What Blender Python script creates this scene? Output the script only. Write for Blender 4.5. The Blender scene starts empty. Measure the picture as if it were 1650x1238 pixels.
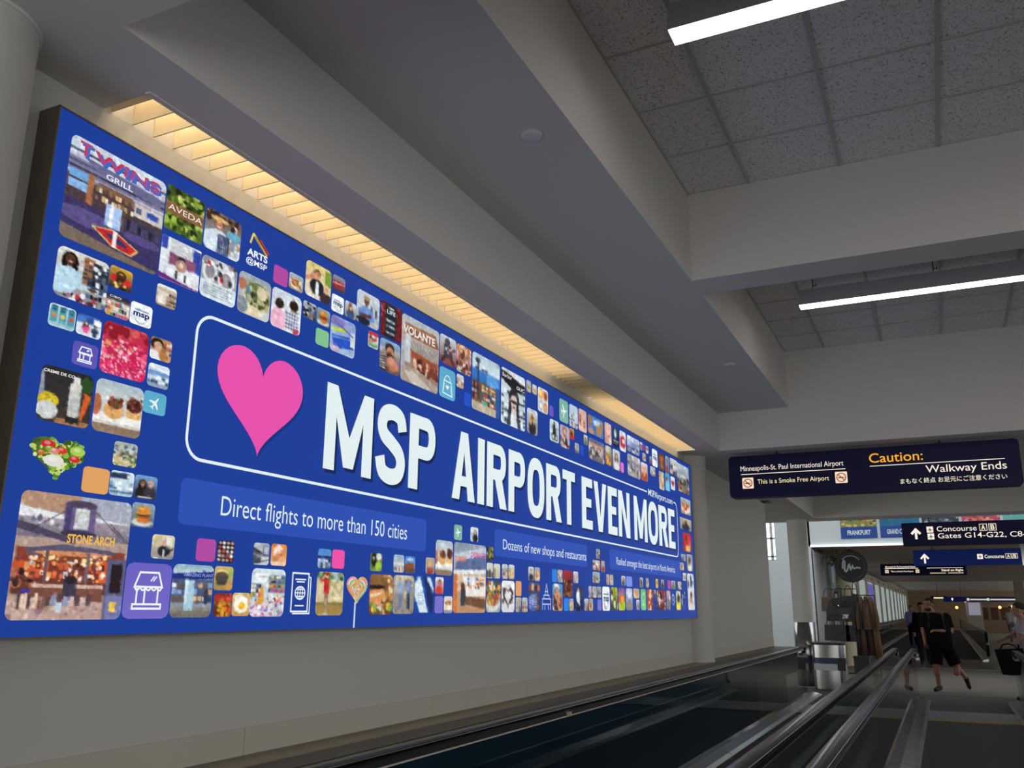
import bpy, math, random
import numpy as np
from mathutils import Vector, Matrix
SC = bpy.context.scene
COL = SC.collection
R = math.radians
# ---------------------------------------------------------------- camera
F_PX = 1414.464
YAW, PITCH, ROLL = -0.446346117, 0.250260101, 0.00585731863
EYE = 1.5
fw = Vector((math.sin(YAW)*math.cos(PITCH), math.cos(YAW)*math.cos(PITCH), math.sin(PITCH)))
rt = Vector((math.cos(YAW), -math.sin(YAW), 0))
up = rt.cross(fw)
rt2 = rt*math.cos(ROLL)+up*math.sin(ROLL)
up2 = -rt*math.sin(ROLL)+up*math.cos(ROLL)
cd = bpy.data.cameras.new('camera'); cam = bpy.data.objects.new('camera', cd); COL.objects.link(cam)
cd.sensor_fit = 'HORIZONTAL'; cd.sensor_width = 36.0; cd.lens = F_PX*36.0/1650.0
cd.clip_start = .05; cd.clip_end = 300
m = Matrix.Identity(4)
for i in range(3):
    m[i][0], m[i][1], m[i][2] = rt2[i], up2[i], -fw[i]
m[2][3] = EYE
cam.matrix_world = m
SC.camera = cam
# ---------------------------------------------------------------- sky and exposure
w = bpy.data.worlds.new('sky'); SC.world = w; w.use_nodes = True
w.node_tree.nodes['Background'].inputs[0].default_value = (1, .985, .96, 1)
w.node_tree.nodes['Background'].inputs[1].default_value = 2.15
SC.view_settings.view_transform = 'Standard'; SC.view_settings.look = 'None'
SC.cycles.transparent_max_bounces = 24
SC.view_settings.exposure = 0.0; SC.view_settings.gamma = 1.0; SC.view_settings.use_curve_mapping = False
LIGHT_FIX = 7.0        # linear pendant diffusers
LIGHT_COVE = 15.0       # warm strip in the cove
LIGHT_SIGN = 1.0

# ---------------------------------------------------------------- colour and materials
def lin(c):
    c = np.asarray(c, float)
    return np.where(c <= .04045, c/12.92, ((c+.055)/1.055)**2.4)
def hx(s):
    return np.array([int(s[i:i+2], 16) for i in (0, 2, 4)])/255.0
def L4(s):
    return (*lin(hx(s)), 1)
MATS = {}
def mat(name, col, rough=.6, metal=0, noise=0, nscale=20, bump=0, bscale=200, spec=None, coat=0, stretch=None):
    if name in MATS: return MATS[name]
    mt = bpy.data.materials.new(name); mt.use_nodes = True
    nt = mt.node_tree; b = nt.nodes['Principled BSDF']
    b.inputs['Base Color'].default_value = L4(col); b.inputs['Roughness'].default_value = rough
    b.inputs['Metallic'].default_value = metal
    if spec is not None: b.inputs['Specular IOR Level'].default_value = spec
    if coat: b.inputs['Coat Weight'].default_value = coat; b.inputs['Coat Roughness'].default_value = .06
    if noise or bump:
        tc = nt.nodes.new('ShaderNodeTexCoord'); src = tc.outputs['Object']
        if stretch:
            mp = nt.nodes.new('ShaderNodeMapping'); mp.inputs['Scale'].default_value = stretch
            nt.links.new(src, mp.inputs[0]); src = mp.outputs[0]
    if noise:
        n = nt.nodes.new('ShaderNodeTexNoise'); n.inputs['Scale'].default_value = nscale; n.inputs['Detail'].default_value = 4
        nt.links.new(src, n.inputs['Vector'])
        mx = nt.nodes.new('ShaderNodeMix'); mx.data_type = 'RGBA'
        c = lin(hx(col))
        mx.inputs[6].default_value = (*(c*(1-noise)), 1); mx.inputs[7].default_value = (*np.clip(c*(1+noise), 0, 1), 1)
        nt.links.new(n.outputs['Fac'], mx.inputs[0]); nt.links.new(mx.outputs[2], b.inputs['Base Color'])
    if bump:
        n2 = nt.nodes.new('ShaderNodeTexNoise'); n2.inputs['Scale'].default_value = bscale
        bp = nt.nodes.new('ShaderNodeBump'); bp.inputs['Strength'].default_value = bump; bp.inputs['Distance'].default_value = .01
        nt.links.new(src, n2.inputs['Vector']); nt.links.new(n2.outputs['Fac'], bp.inputs['Height'])
        nt.links.new(bp.outputs[0], b.inputs['Normal'])
    MATS[name] = mt
    return mt
def emit(name, col, s=1.0):
    if name in MATS: return MATS[name]
    mt = bpy.data.materials.new(name); mt.use_nodes = True; nt = mt.node_tree; nt.nodes.clear()
    e = nt.nodes.new('ShaderNodeEmission'); o = nt.nodes.new('ShaderNodeOutputMaterial')
    e.inputs[0].default_value = L4(col); e.inputs[1].default_value = s
    nt.links.new(e.outputs[0], o.inputs[0]); MATS[name] = mt
    return mt
def print_mat(name, s, glow):
    """A printed surface whose colours are stored on the mesh; backlit film when glow is set."""
    mt = bpy.data.materials.new(name); mt.use_nodes = True; nt = mt.node_tree
    a = nt.nodes.new('ShaderNodeVertexColor'); a.layer_name = 'Col'
    b = nt.nodes['Principled BSDF']
    if glow:
        b.inputs['Base Color'].default_value = (0, 0, 0, 1); b.inputs['Roughness'].default_value = .5
        b.inputs['Specular IOR Level'].default_value = .15
        nt.links.new(a.outputs[0], b.inputs['Emission Color']); b.inputs['Emission Strength'].default_value = s
    else:
        nt.links.new(a.outputs[0], b.inputs['Base Color']); b.inputs['Roughness'].default_value = .6
    return mt
FILM = print_mat('backlit_film', LIGHT_SIGN, True)
PRINT = print_mat('printed_surface', 1, False)
def glass_mat(name, tint, ior=1.5, gain=1.0):
    mt = bpy.data.materials.new(name); mt.use_nodes = True; nt = mt.node_tree; nt.nodes.clear()
    t = nt.nodes.new('ShaderNodeBsdfTransparent'); t.inputs[0].default_value = (*tint, 1)
    g = nt.nodes.new('ShaderNodeBsdfGlossy'); g.inputs['Roughness'].default_value = 0.01
    f = nt.nodes.new('ShaderNodeFresnel'); f.inputs['IOR'].default_value = ior
    mx = nt.nodes.new('ShaderNodeMixShader'); o = nt.nodes.new('ShaderNodeOutputMaterial')
    ge = nt.nodes.new('ShaderNodeNewGeometry'); ml = nt.nodes.new('ShaderNodeMath'); iv = nt.nodes.new('ShaderNodeMath'); iv.operation = 'SUBTRACT'; iv.inputs[0].default_value = 1; ml.operation = 'MULTIPLY'
    nt.links.new(ge.outputs['Backfacing'], iv.inputs[1]); nt.links.new(iv.outputs[0], ml.inputs[0]); nt.links.new(f.outputs[0], ml.inputs[1])
    nt.links.new(ml.outputs[0], mx.inputs[0]); nt.links.new(t.outputs[0], mx.inputs[1]); nt.links.new(g.outputs[0], mx.inputs[2])
    nt.links.new(mx.outputs[0], o.inputs[0])
    return mt
GLASS = glass_mat('balustrade_glass', (.74, .79, .8), 1.8)
PANE = glass_mat('window_glass', (.95, .97, .98))

M_WALL = mat('wall_paint', 'c4c2bd', .75, noise=.02, nscale=3)
M_BASE = mat('base_paint', 'bdb8aa', .6, noise=.03, nscale=4)
M_CEIL = mat('soffit_paint', 'd4d1cf', .85)
M_LEDGE = mat('ledge_laminate', '857c6c', .5, noise=.05, nscale=6)
M_DECK = mat('dark_deck', '4a4640', .45, noise=.05, nscale=8)
M_STEEL = mat('brushed_steel', 'd2d4d6', .2, 1, noise=.06, nscale=30, stretch=(1, .02, 1))
M_STEELV = mat('clad_steel', 'b4b4b2', .2, 1, noise=.06, nscale=30, stretch=(1, 1, .02))
M_RUB = mat('handrail_rubber', '0c0c0d', .18, spec=.7)
M_BLACK = mat('black_metal', '151515', .4)
M_TEE = mat('ceiling_tee', 'bcbab6', .6)
M_CREAM = mat('baffle_cream', 'e8dcc0', .7)
M_FRAME = mat('dark_bronze', '6a5e50', .45, noise=.08, nscale=5)
M_SIGN = mat('sign_navy', '0a1044', .5, spec=.25)
M_SIGNB = mat('sign_blue', '12389a', .5, spec=.25)

# ---------------------------------------------------------------- mesh helpers
def new_obj(name, me, parent=None):
    o = bpy.data.objects.new(name, me); COL.objects.link(o)
    if parent is not None:
        o.parent = parent
    return o
class MB:
    def __init__(s): s.v = []; s.f = []; s.c = []; s.sm = []
    def add(s, v, f, col=None, smooth=False):
        b = len(s.v); s.v += [tuple(p) for p in v]; s.f += [tuple(i+b for i in q) for q in f]
        s.c += [col]*len(v) if col is None or np.ndim(col) == 1 else list(col); s.sm += [smooth]*len(f)
        return s
    def box(s, x0, y0, z0, x1, y1, z1, col=None):
        return s.add([(x0,y0,z0),(x1,y0,z0),(x1,y1,z0),(x0,y1,z0),(x0,y0,z1),(x1,y0,z1),(x1,y1,z1),(x0,y1,z1)],
                     [(0,3,2,1),(4,5,6,7),(0,1,5,4),(1,2,6,5),(2,3,7,6),(3,0,4,7)], col)
    def cyl(s, p, q, r0, r1=None, n=16, cap=True, smooth=True):
        p, q = Vector(p), Vector(q); r1 = r0 if r1 is None else r1
        d = (q-p).normalized(); a = d.orthogonal().normalized(); b = d.cross(a)
        v = []
        for c, r in ((p, r0), (q, r1)):
            for i in range(n):
                t = 2*math.pi*i/n; v.append(c+a*(r*math.cos(t))+b*(r*math.sin(t)))
        f = [(i, (i+1) % n, n+(i+1) % n, n+i) for i in range(n)]
        s.add(v, f, None, smooth)
        if cap:
            s.add(v, [tuple(range(n-1, -1, -1)), tuple(range(n, 2*n))])
        return s
    def lathe(s, c, prof, n=32, sx=1, sy=1):
        v = []; k = len(prof)
        for i in range(n):
            t = 2*math.pi*i/n
            for r, z in prof: v.append((c[0]+r*sx*math.cos(t), c[1]+r*sy*math.sin(t), c[2]+z))
        f = []
        for i in range(n):
            j = (i+1) % n
            for a in range(k-1): f.append((i*k+a, j*k+a, j*k+a+1, i*k+a+1))
        return s.add(v, f, None, True)
    def ball(s, c, r, n=12, m=8):
        r = (r, r, r) if np.ndim(r) == 0 else r
        v = [(c[0], c[1], c[2]-r[2])]
        for j in range(1, m):
            ph = -math.pi/2+math.pi*j/m
            for i in range(n):
                t = 2*math.pi*i/n
                v.append((c[0]+r[0]*math.cos(ph)*math.cos(t), c[1]+r[1]*math.cos(ph)*math.sin(t), c[2]+r[2]*math.sin(ph)))
        v.append((c[0], c[1], c[2]+r[2])); e = len(v)-1
        f = [(0, 1+(i+1) % n, 1+i) for i in range(n)]
        for j in range(m-2):
            for i in range(n):
                a = 1+j*n+i; b = 1+j*n+(i+1) % n; f.append((a, b, b+n, a+n))
        f += [(1+(m-2)*n+i, 1+(m-2)*n+(i+1) % n, e) for i in range(n)]
        return s.add(v, f, None, True)
    def tube(s, pts, r, n=8, prof=None):
        """Sweep a round (or given 2-D) section along points; prof is list of (side, up) offsets."""
        pts = [Vector(p) for p in pts]
        pr = prof or [(r*math.cos(2*math.pi*i/n), r*math.sin(2*math.pi*i/n)) for i in range(n)]
        n = len(pr); v = []; side = None
        for i, p in enumerate(pts):
            d = (pts[min(i+1, len(pts)-1)]-pts[max(i-1, 0)]).normalized()
            if side is None:
                side = d.cross(Vector((0, 0, 1)))
                if side.length < .1: side = d.cross(Vector((0, 1, 0)))
            side = (side-d*side.dot(d)).normalized(); u = side.cross(d)
            v += [p+side*a+u*b for a, b in pr]
        f = [(i*n+j, i*n+(j+1) % n, (i+1)*n+(j+1) % n, (i+1)*n+j) for i in range(len(pts)-1) for j in range(n)]
        s.add(v, f, None, prof is None or len(prof) > 6)
        return s.add(v, [tuple(range(n-1, -1, -1)), tuple(range((len(pts)-1)*n, len(pts)*n))])
    def extrude(s, poly, axis, a, b):
        """Extrude a 2-D outline along an axis ('x': (y,z), 'y': (x,z), 'z': (x,y)) from a to b."""
        def P(q, t): return {'x': (t, q[0], q[1]), 'y': (q[0], t, q[1]), 'z': (q[0], q[1], t)}[axis]
        n = len(poly)
        v = [P(q, a) for q in poly]+[P(q, b) for q in poly]
        return s.add(v, [tuple(range(n)), tuple(range(2*n-1, n-1, -1))]+[(i, n+i, n+(i+1) % n, (i+1) % n) for i in range(n)])
    def build(s, name, m, parent=None, off=None, fix=True):
        me = bpy.data.meshes.new(name)
        v = s.v
        o = off if off is not None else (tuple(parent.matrix_world.translation) if parent is not None else (0, 0, 0))
        if parent is not None and off is None:
            q = parent; t = Vector((0, 0, 0))
            while q is not None: t += q.location; q = q.parent
            o = tuple(t)
        if any(o): v = [(p[0]-o[0], p[1]-o[1], p[2]-o[2]) for p in v]
        me.from_pydata(v, [], s.f)
        if fix:
            import bmesh
            b = bmesh.new(); b.from_mesh(me); bmesh.ops.recalc_face_normals(b, faces=b.faces); b.to_mesh(me); b.free()
        if any(s.sm): me.polygons.foreach_set('use_smooth', s.sm)
        if any(c is not None for c in s.c):
            at = me.color_attributes.new('Col', 'FLOAT_COLOR', 'POINT')
            at.data.foreach_set('color', np.array([(*lin(c), 1) for c in s.c], dtype=np.float32).ravel())
        for mm in (m if isinstance(m, (list, tuple)) else [m]): me.materials.append(mm)
        me.update()
        return new_obj(name, me, parent)
def tag(o, label=None, cat=None, group=None, kind=None):
    if label: o['label'] = label
    if cat: o['category'] = cat
    if group: o['group'] = group
    if kind: o['kind'] = kind
    return o
def empty(name, loc, label=None, cat=None, group=None, rz=0):
    o = bpy.data.objects.new(name, None); COL.objects.link(o); o.location = loc; o.rotation_euler = (0, 0, rz)
    o.empty_display_size = .1
    return tag(o, label, cat, group)
def struct(name, mb, m, label=None):
    o = mb.build(name, m); o['kind'] = 'structure'
    if label: o['label'] = label
    return o
def sub(parent, loc=(0, 0, 0)):
    return tuple(parent.location[i]+loc[i] for i in range(3))

# ---------------------------------------------------------------- lettering
_tc = {}
def text_mesh(body, offset=0.0):
    k = (body, offset)
    if k in _tc: return _tc[k]
    cu = bpy.data.curves.new('lettering', 'FONT'); cu.body = body; cu.size = 1; cu.offset = offset; cu.resolution_u = 4
    o = bpy.data.objects.new('lettering', cu); COL.objects.link(o)
    dg = bpy.context.evaluated_depsgraph_get(); dg.update()
    me = bpy.data.meshes.new_from_object(o.evaluated_get(dg))
    v = np.array([tuple(p.co)[:2] for p in me.vertices]); f = [tuple(p.vertices) for p in me.polygons]
    bpy.data.objects.remove(o); bpy.data.meshes.remove(me); bpy.data.curves.remove(cu)
    _tc[k] = (v, f)
    return v, f
CAP = None
def text2d(body, x0, base, x1, cap, offset=0.0):
    """Lettering as flat points and faces, from x0 to x1, capitals cap high on the baseline."""
    global CAP
    if CAP is None:
        q = text_mesh('H')[0]; CAP = q[:, 1].max()-q[:, 1].min()
    v, f = text_mesh(body, offset)
    a, b = v[:, 0].min(), v[:, 0].max()
    p = np.empty_like(v); p[:, 0] = x0+(v[:, 0]-a)*(x1-x0)/(b-a); p[:, 1] = base+v[:, 1]*cap/CAP
    return p, f
TILES = """twins 1.838 3.117 2.267 2.729
aveda 2.273 3.124 2.473 2.938
cook 2.481 3.119 2.692 2.939
mural 2.273 2.910 2.479 2.732
dessert 2.485 2.909 2.690 2.730
clerk 1.846 2.698 2.058 2.520
berries 2.059 2.703 2.160 2.622
kiosk 2.057 2.596 2.163 2.515
msp 2.166 2.599 2.267 2.514
shop 2.275 2.707 2.374 2.622
cans 1.845 2.489 1.948 2.410
kids2 1.953 2.486 2.054 2.411
hearts 2.063 2.493 2.266 2.303
store 1.952 2.386 2.054 2.302
boy 2.275 2.494 2.378 2.408
gate 2.277 2.390 2.379 2.302
plane_t 2.271 2.282 2.378 2.198
creme 1.849 2.276 2.052 2.089
toast 2.063 2.280 2.271 2.092
veg 1.846 2.042 2.055 1.904
c_e0a060 2.054 1.964 2.163 1.876
market 2.167 2.071 2.270 1.985
hall 2.166 1.966 2.270 1.879
couple 2.273 1.965 2.377 1.880
burger 2.275 1.865 2.379 1.778
arch 1.842 1.858 2.275 1.455
store2 2.280 1.652 2.491 1.456
planet 2.496 1.656 2.706 1.459
suit 2.381 1.758 2.489 1.670
c_b04aa0 2.601 1.759 2.704 1.672
jars 2.714 1.760 2.808 1.672
pot 2.710 1.657 2.814 1.563
pepper 2.719 1.552 2.818 1.461
egg 2.822 1.555 2.925 1.463
bw 2.923 1.764 3.022 1.673
hands 3.034 1.767 3.136 1.674
snacks 2.925 1.658 3.140 1.460
passport 3.179 1.651 3.321 1.472
shopb 3.359 1.766 3.458 1.677
c_ee50a8 3.467 1.768 3.565 1.680
golfer 3.362 1.661 3.569 1.463
lolly 3.593 1.646 3.770 1.404
green1 3.784 1.771 3.891 1.680
sandwich 3.789 1.665 4.001 1.465
people1 4.000 1.774 4.103 1.682
sky1 4.112 1.772 4.215 1.683
walkers 4.005 1.668 4.213 1.468
box 4.216 1.670 4.424 1.472
p1 4.328 1.776 4.427 1.686
toast 4.435 1.882 4.635 1.684
donut 4.651 1.884 5.068 1.472
face1 4.439 1.671 4.535 1.577
c_7a70c8 4.439 1.565 4.534 1.471
cake 4.545 1.566 4.643 1.471
plane_g 4.646 1.987 4.745 1.897
bw2 4.855 1.990 4.956 1.901
dark1 5.080 1.885 5.171 1.793
g1 5.080 1.782 5.169 1.686
g2 5.179 1.780 5.273 1.687
p2 5.301 1.783 5.387 1.688
p3 5.399 1.784 5.492 1.689
bowls 5.079 1.673 5.282 1.475
choc 5.298 1.677 5.495 1.475
c_e0a060 5.514 1.680 5.605 1.581
p4 5.515 1.572 5.603 1.475
p5 5.616 1.572 5.705 1.475
p6 5.719 1.785 5.814 1.689
p7 5.826 1.786 5.922 1.689
umbr 5.722 1.677 5.920 1.478
church 5.958 1.675 6.118 1.490
c_2a80e0 6.144 1.785 6.240 1.692
p8 6.252 1.785 6.351 1.692
red1 6.363 1.785 6.549 1.588
p9 6.573 1.785 6.676 1.695
lady 6.152 1.681 6.346 1.483
concert 6.584 1.682 6.780 1.482
c_2a80e0 6.375 1.576 6.469 1.483
p10 6.482 1.575 6.571 1.483
p11 6.806 1.579 6.898 1.484
p12 6.910 1.580 7.004 1.484
p13 6.907 1.681 6.981 1.587
p14 6.997 1.680 7.098 1.589
p15 7.111 1.681 7.205 1.590
c_7a70c8 7.113 1.575 7.207 1.487
msp 7.235 1.684 7.421 1.484
ygreen 7.456 1.684 7.632 1.487
rain 7.661 1.684 7.835 1.487
fog 7.865 1.684 8.057 1.490
p16 8.085 1.686 8.269 1.596
p17 8.168 1.584 8.269 1.490
green2 8.310 1.686 8.479 1.490
orange2 8.517 1.687 8.711 1.490
p18 8.746 1.687 8.819 1.606
red2 8.852 1.686 9.159 1.492
p19 9.205 1.689 9.352 1.492
icon1 9.396 1.662 9.525 1.535
yel1 9.583 1.692 9.761 1.493
blue3 9.814 1.692 9.962 1.493
longr 10.083 1.898 10.373 1.493
p46 9.898 1.897 10.046 1.812
p20 7.102 1.992 7.198 1.910
p21 7.012 1.896 7.192 1.813
p22 7.218 1.899 7.311 1.804
p23 7.007 1.799 7.186 1.708
p24 7.345 1.791 7.422 1.700
p25 7.437 1.791 7.525 1.700
p26 7.749 1.790 7.862 1.704
c_7a90e0 7.884 1.792 8.061 1.701
p27 8.299 1.793 8.392 1.700
p28 8.496 1.795 8.587 1.705
yel2 8.830 1.797 8.909 1.707
p29 9.024 1.796 9.125 1.708
c_b04aa0 9.265 1.797 9.383 1.705
p30 9.409 1.797 9.565 1.709
p31 9.668 1.796 9.817 1.711
p32 9.940 2.755 10.378 2.572
p33 9.874 2.520 10.377 2.388
red3 9.972 2.353 10.334 2.144
p34 9.859 2.107 10.068 2.030
p35 10.105 2.117 10.358 1.928
p36 9.786 2.007 9.960 1.922
arts 2.732 3.112 2.883 2.962
c_b04aa0 2.914 3.021 3.012 2.934
p37 3.021 3.023 3.123 2.944
thumb 3.137 3.129 3.335 2.951
car 3.347 3.128 3.449 3.048
msp 3.347 3.025 3.448 2.936
p38 3.458 3.025 3.556 2.940
people2 3.134 2.919 3.234 2.837
burger 3.238 2.918 3.342 2.834
c_80c090 3.240 2.814 3.342 2.731
salad 2.702 2.916 2.906 2.730
kids 2.915 2.915 3.122 2.729
abstract 3.351 2.918 3.559 2.732
phone 3.557 3.123 3.765 2.943
kind 3.673 2.925 3.767 2.837
life 3.779 3.131 3.991 2.934
beard 3.784 2.921 3.986 2.741
volante 3.993 3.124 4.408 2.734
hockey 4.418 3.128 4.623 2.948
people3 4.628 3.124 4.822 2.942
bag 4.423 2.923 4.620 2.734
p39 4.636 2.924 4.728 2.839
c_2050c8 4.738 2.827 4.825 2.743
shopc 4.840 3.126 5.240 2.743
barber 5.265 3.129 5.659 2.734
p40 5.682 3.133 5.767 3.045
p41 5.788 3.125 5.870 3.052
drinks 5.891 3.131 6.083 2.943
p42 5.693 2.928 5.884 2.741
c_6a5ac0 6.111 3.032 6.188 2.947
plane_g 6.314 3.133 6.501 2.948
bldg 6.527 3.132 6.715 2.944
neck 6.736 3.138 6.921 2.948
arms 6.955 3.134 7.346 2.970
facep 7.379 3.145 7.563 2.951
dark2 7.599 3.141 7.775 2.958
redc 7.799 3.144 7.981 2.951
hallp 8.015 3.141 8.414 2.983
bike 6.116 2.927 6.299 2.755
girl 6.322 2.923 6.522 2.743
yelred 6.532 2.928 6.625 2.840
p47 6.638 2.827 6.736 2.742
c_2050c8 6.766 2.829 6.838 2.743
p48 6.849 2.932 6.937 2.847
crowd 6.964 2.930 7.355 2.743
gold 7.382 2.932 7.556 2.756
p49 7.585 2.932 7.793 2.744
c_e070d0 7.811 2.838 7.899 2.745
hallq 8.018 2.957 8.418 2.747
p50 8.438 3.140 8.522 3.059
c_8040a0 8.538 3.132 8.614 3.068
p51 8.633 3.133 8.725 3.056
p52 8.508 3.041 8.623 2.959
hatch 8.445 2.939 8.671 2.756
msp 8.855 3.141 9.045 2.958
p53 8.758 3.043 8.835 2.966
p54 8.768 2.943 8.952 2.849
cock 9.099 3.135 9.307 2.956
p55 9.356 3.143 9.489 2.954
p56 9.536 3.150 9.853 2.969
pour 9.083 2.937 9.278 2.742
bluef 9.321 2.951 9.505 2.756
wheart 9.546 2.942 9.714 2.794
bigr 9.828 3.140 10.359 2.814"""
# ---------------------------------------------------------------- small pictures for the photo tiles
def paint(nx, ny, ops, seed=0):
    nx, ny = nx*2, ny*2
    V, U = np.mgrid[0:ny, 0:nx]; U = U/(nx-1.0); V = V/(ny-1.0)
    img = np.zeros((ny, nx, 3)); rng = random.Random(seed)
    e = .7/max(nx, ny)
    def put(mask, c):
        img[:] = img*(1-mask[..., None])+hx(c)*mask[..., None] if isinstance(c, str) else img*(1-mask[..., None])+c*mask[..., None]
    def ell(cx, cy, rx, ry):
        d = np.sqrt(((U-cx)/max(rx, 1e-4))**2+((V-cy)/max(ry, 1e-4))**2)
        return np.clip((1-d)*min(rx, ry)/e+.5, 0, 1)
    def rect(x0, y0, x1, y1):
        return np.clip((U-x0)/e+.5, 0, 1)*np.clip((x1-U)/e+.5, 0, 1)*np.clip((V-y0)/e+.5, 0, 1)*np.clip((y1-V)/e+.5, 0, 1)
    for o in ops:
        k = o[0]
        if k == 'g':
            t = (U if len(o) > 3 else V)[..., None]; img[:] = hx(o[1])*(1-t)+hx(o[2])*t
        elif k == 'r': put(rect(*o[1:5]), o[5])
        elif k == 'G':
            t = np.clip((V-o[2])/max(o[4]-o[2], 1e-4), 0, 1)[..., None]; put(rect(*o[1:5]), hx(o[5])*(1-t)+hx(o[6])*t)
        elif k == 'e': put(ell(*o[1:5]), o[5])
        elif k == 'o':
            put(np.clip(ell(*o[1:5])-ell(o[1], o[2], o[3]-o[6], o[4]-o[6]), 0, 1), o[5])
        elif k == 'p':
            ins = np.zeros((ny, nx), bool); P = o[1]
            for i in range(len(P)):
                (xa, ya), (xb, yb) = P[i], P[i-1]
                if ya != yb: ins ^= ((V < ya) != (V < yb)) & (U < (xb-xa)*(V-ya)/(yb-ya)+xa)
            put(ins.astype(float), o[2])
        elif k == 'l':
            x0, y0, x1, y1, wd, c = o[1:]
            dx, dy = x1-x0, y1-y0; L = dx*dx+dy*dy+1e-9
            t = np.clip(((U-x0)*dx+(V-y0)*dy)/L, 0, 1)
            d = np.hypot(U-x0-t*dx, V-y0-t*dy); put(np.clip((wd-d)/e+.5, 0, 1), c)
        elif k == 'd':
            x0, y0, x1, y1, n, sz, cs = o[1:]
            for _ in range(n):
                s1 = sz*rng.uniform(.5, 1.2)
                put(ell(rng.uniform(x0, x1), rng.uniform(y0, y1), s1, s1*rng.uniform(.6, 1.5)), rng.choice(cs))
        elif k == 's':
            x0, y0, x1, y1, n, rows, cs = o[1:]
            for i in range(n):
                for j in range(rows):
                    if rng.random() < .85:
                        a = x0+(x1-x0)*i/n; b = y0+(y1-y0)*j/rows
                        put(rect(a+.05*(x1-x0)/n, b+(y1-y0)/rows*rng.uniform(.1, .4), a+.9*(x1-x0)/n, b+.92*(y1-y0)/rows), rng.choice(cs))
        elif k == 'n':
            nr = np.random.RandomState(seed+3); img += (nr.rand(ny, nx, 1)-.5)*o[1]
    if len(ops) > 2:      # photographic unevenness: small dabs that vary the colour beneath
        for _ in range(int(nx*ny/26)):
            i, j = rng.randrange(nx), rng.randrange(ny); a, b_ = rng.randint(1, 4), rng.randint(1, 5)
            y0, y1, x0, x1 = max(0, j-b_), j+b_, max(0, i-a), i+a
            c = img[j, i]*rng.uniform(.72, 1.32)+np.array([rng.uniform(-.03, .03) for _ in 'rgb'])
            img[y0:y1, x0:x1] = img[y0:y1, x0:x1]*.7+c*.3
    img = img.reshape(ny//2, 2, nx//2, 2, 3).mean((1, 3))
    return np.clip(img, 0, 1)
SK, SD, SB = 'd9a68a', '8a5a40', '5a3826'
def per(cx, cy, s, skin=SK, hair='2a1c14', cloth='405070', long=0, a=.9, face=1):
    r = [('e', cx, cy+1.75*s, 1.15*s/a, 1.15*s, cloth), ('r', cx-.2*s/a, cy+.3*s, cx+.2*s/a, cy+.8*s, skin)]
    r += [('e', cx, cy-.12*s, .55*s/a, .62*s, hair)]
    if long: r += [('e', cx-.45*s/a, cy+.5*s, .25*s/a, .8*s, hair), ('e', cx+.45*s/a, cy+.5*s, .25*s/a, .8*s, hair)]
    r += [('e', cx, cy+.05*s, .42*s/a, .54*s, skin)]
    if face: r += [('e', cx-.16*s/a, cy-.02*s, .06*s/a, .06*s, '2a1a14'), ('e', cx+.16*s/a, cy-.02*s, .06*s/a, .06*s, '2a1a14'),
                   ('e', cx, cy+.3*s, .17*s/a, .07*s, 'f4ece4'), ('e', cx, cy+.14*s, .06*s/a, .09*s, 'b87a60')]
    return r
GOODS = ['d04038', 'e8e0d0', '3868a8', 'e0a030', '508a50', '282830', 'f4f4f4', 'a04888']
def shelves(x0, y0, x1, y1, rows=3, n=8, back='b8b4ac', cs=GOODS):
    r = [('r', x0, y0, x1, y1, back), ('s', x0, y0, x1, y1, n, rows, cs)]
    for j in range(1, rows+1): r.append(('r', x0, y0+(y1-y0)*j/rows-.012, x1, y0+(y1-y0)*j/rows, '6a6258'))
    return r
def hall(top, wall, floor, hor=.5):
    return [('g', top, top), ('G', 0, hor*.6, 1, hor, wall, wall), ('G', 0, hor, 1, 1, floor, floor)]
def heartpts(cx, cy, rx, ry, n=28):
    r = []
    for i in range(n):
        t = 2*math.pi*i/n; r.append((cx+rx*math.sin(t)**3, cy-ry*(13*math.cos(t)-5*math.cos(2*t)-2*math.cos(3*t)-math.cos(4*t))/15.0))
    return r
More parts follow.
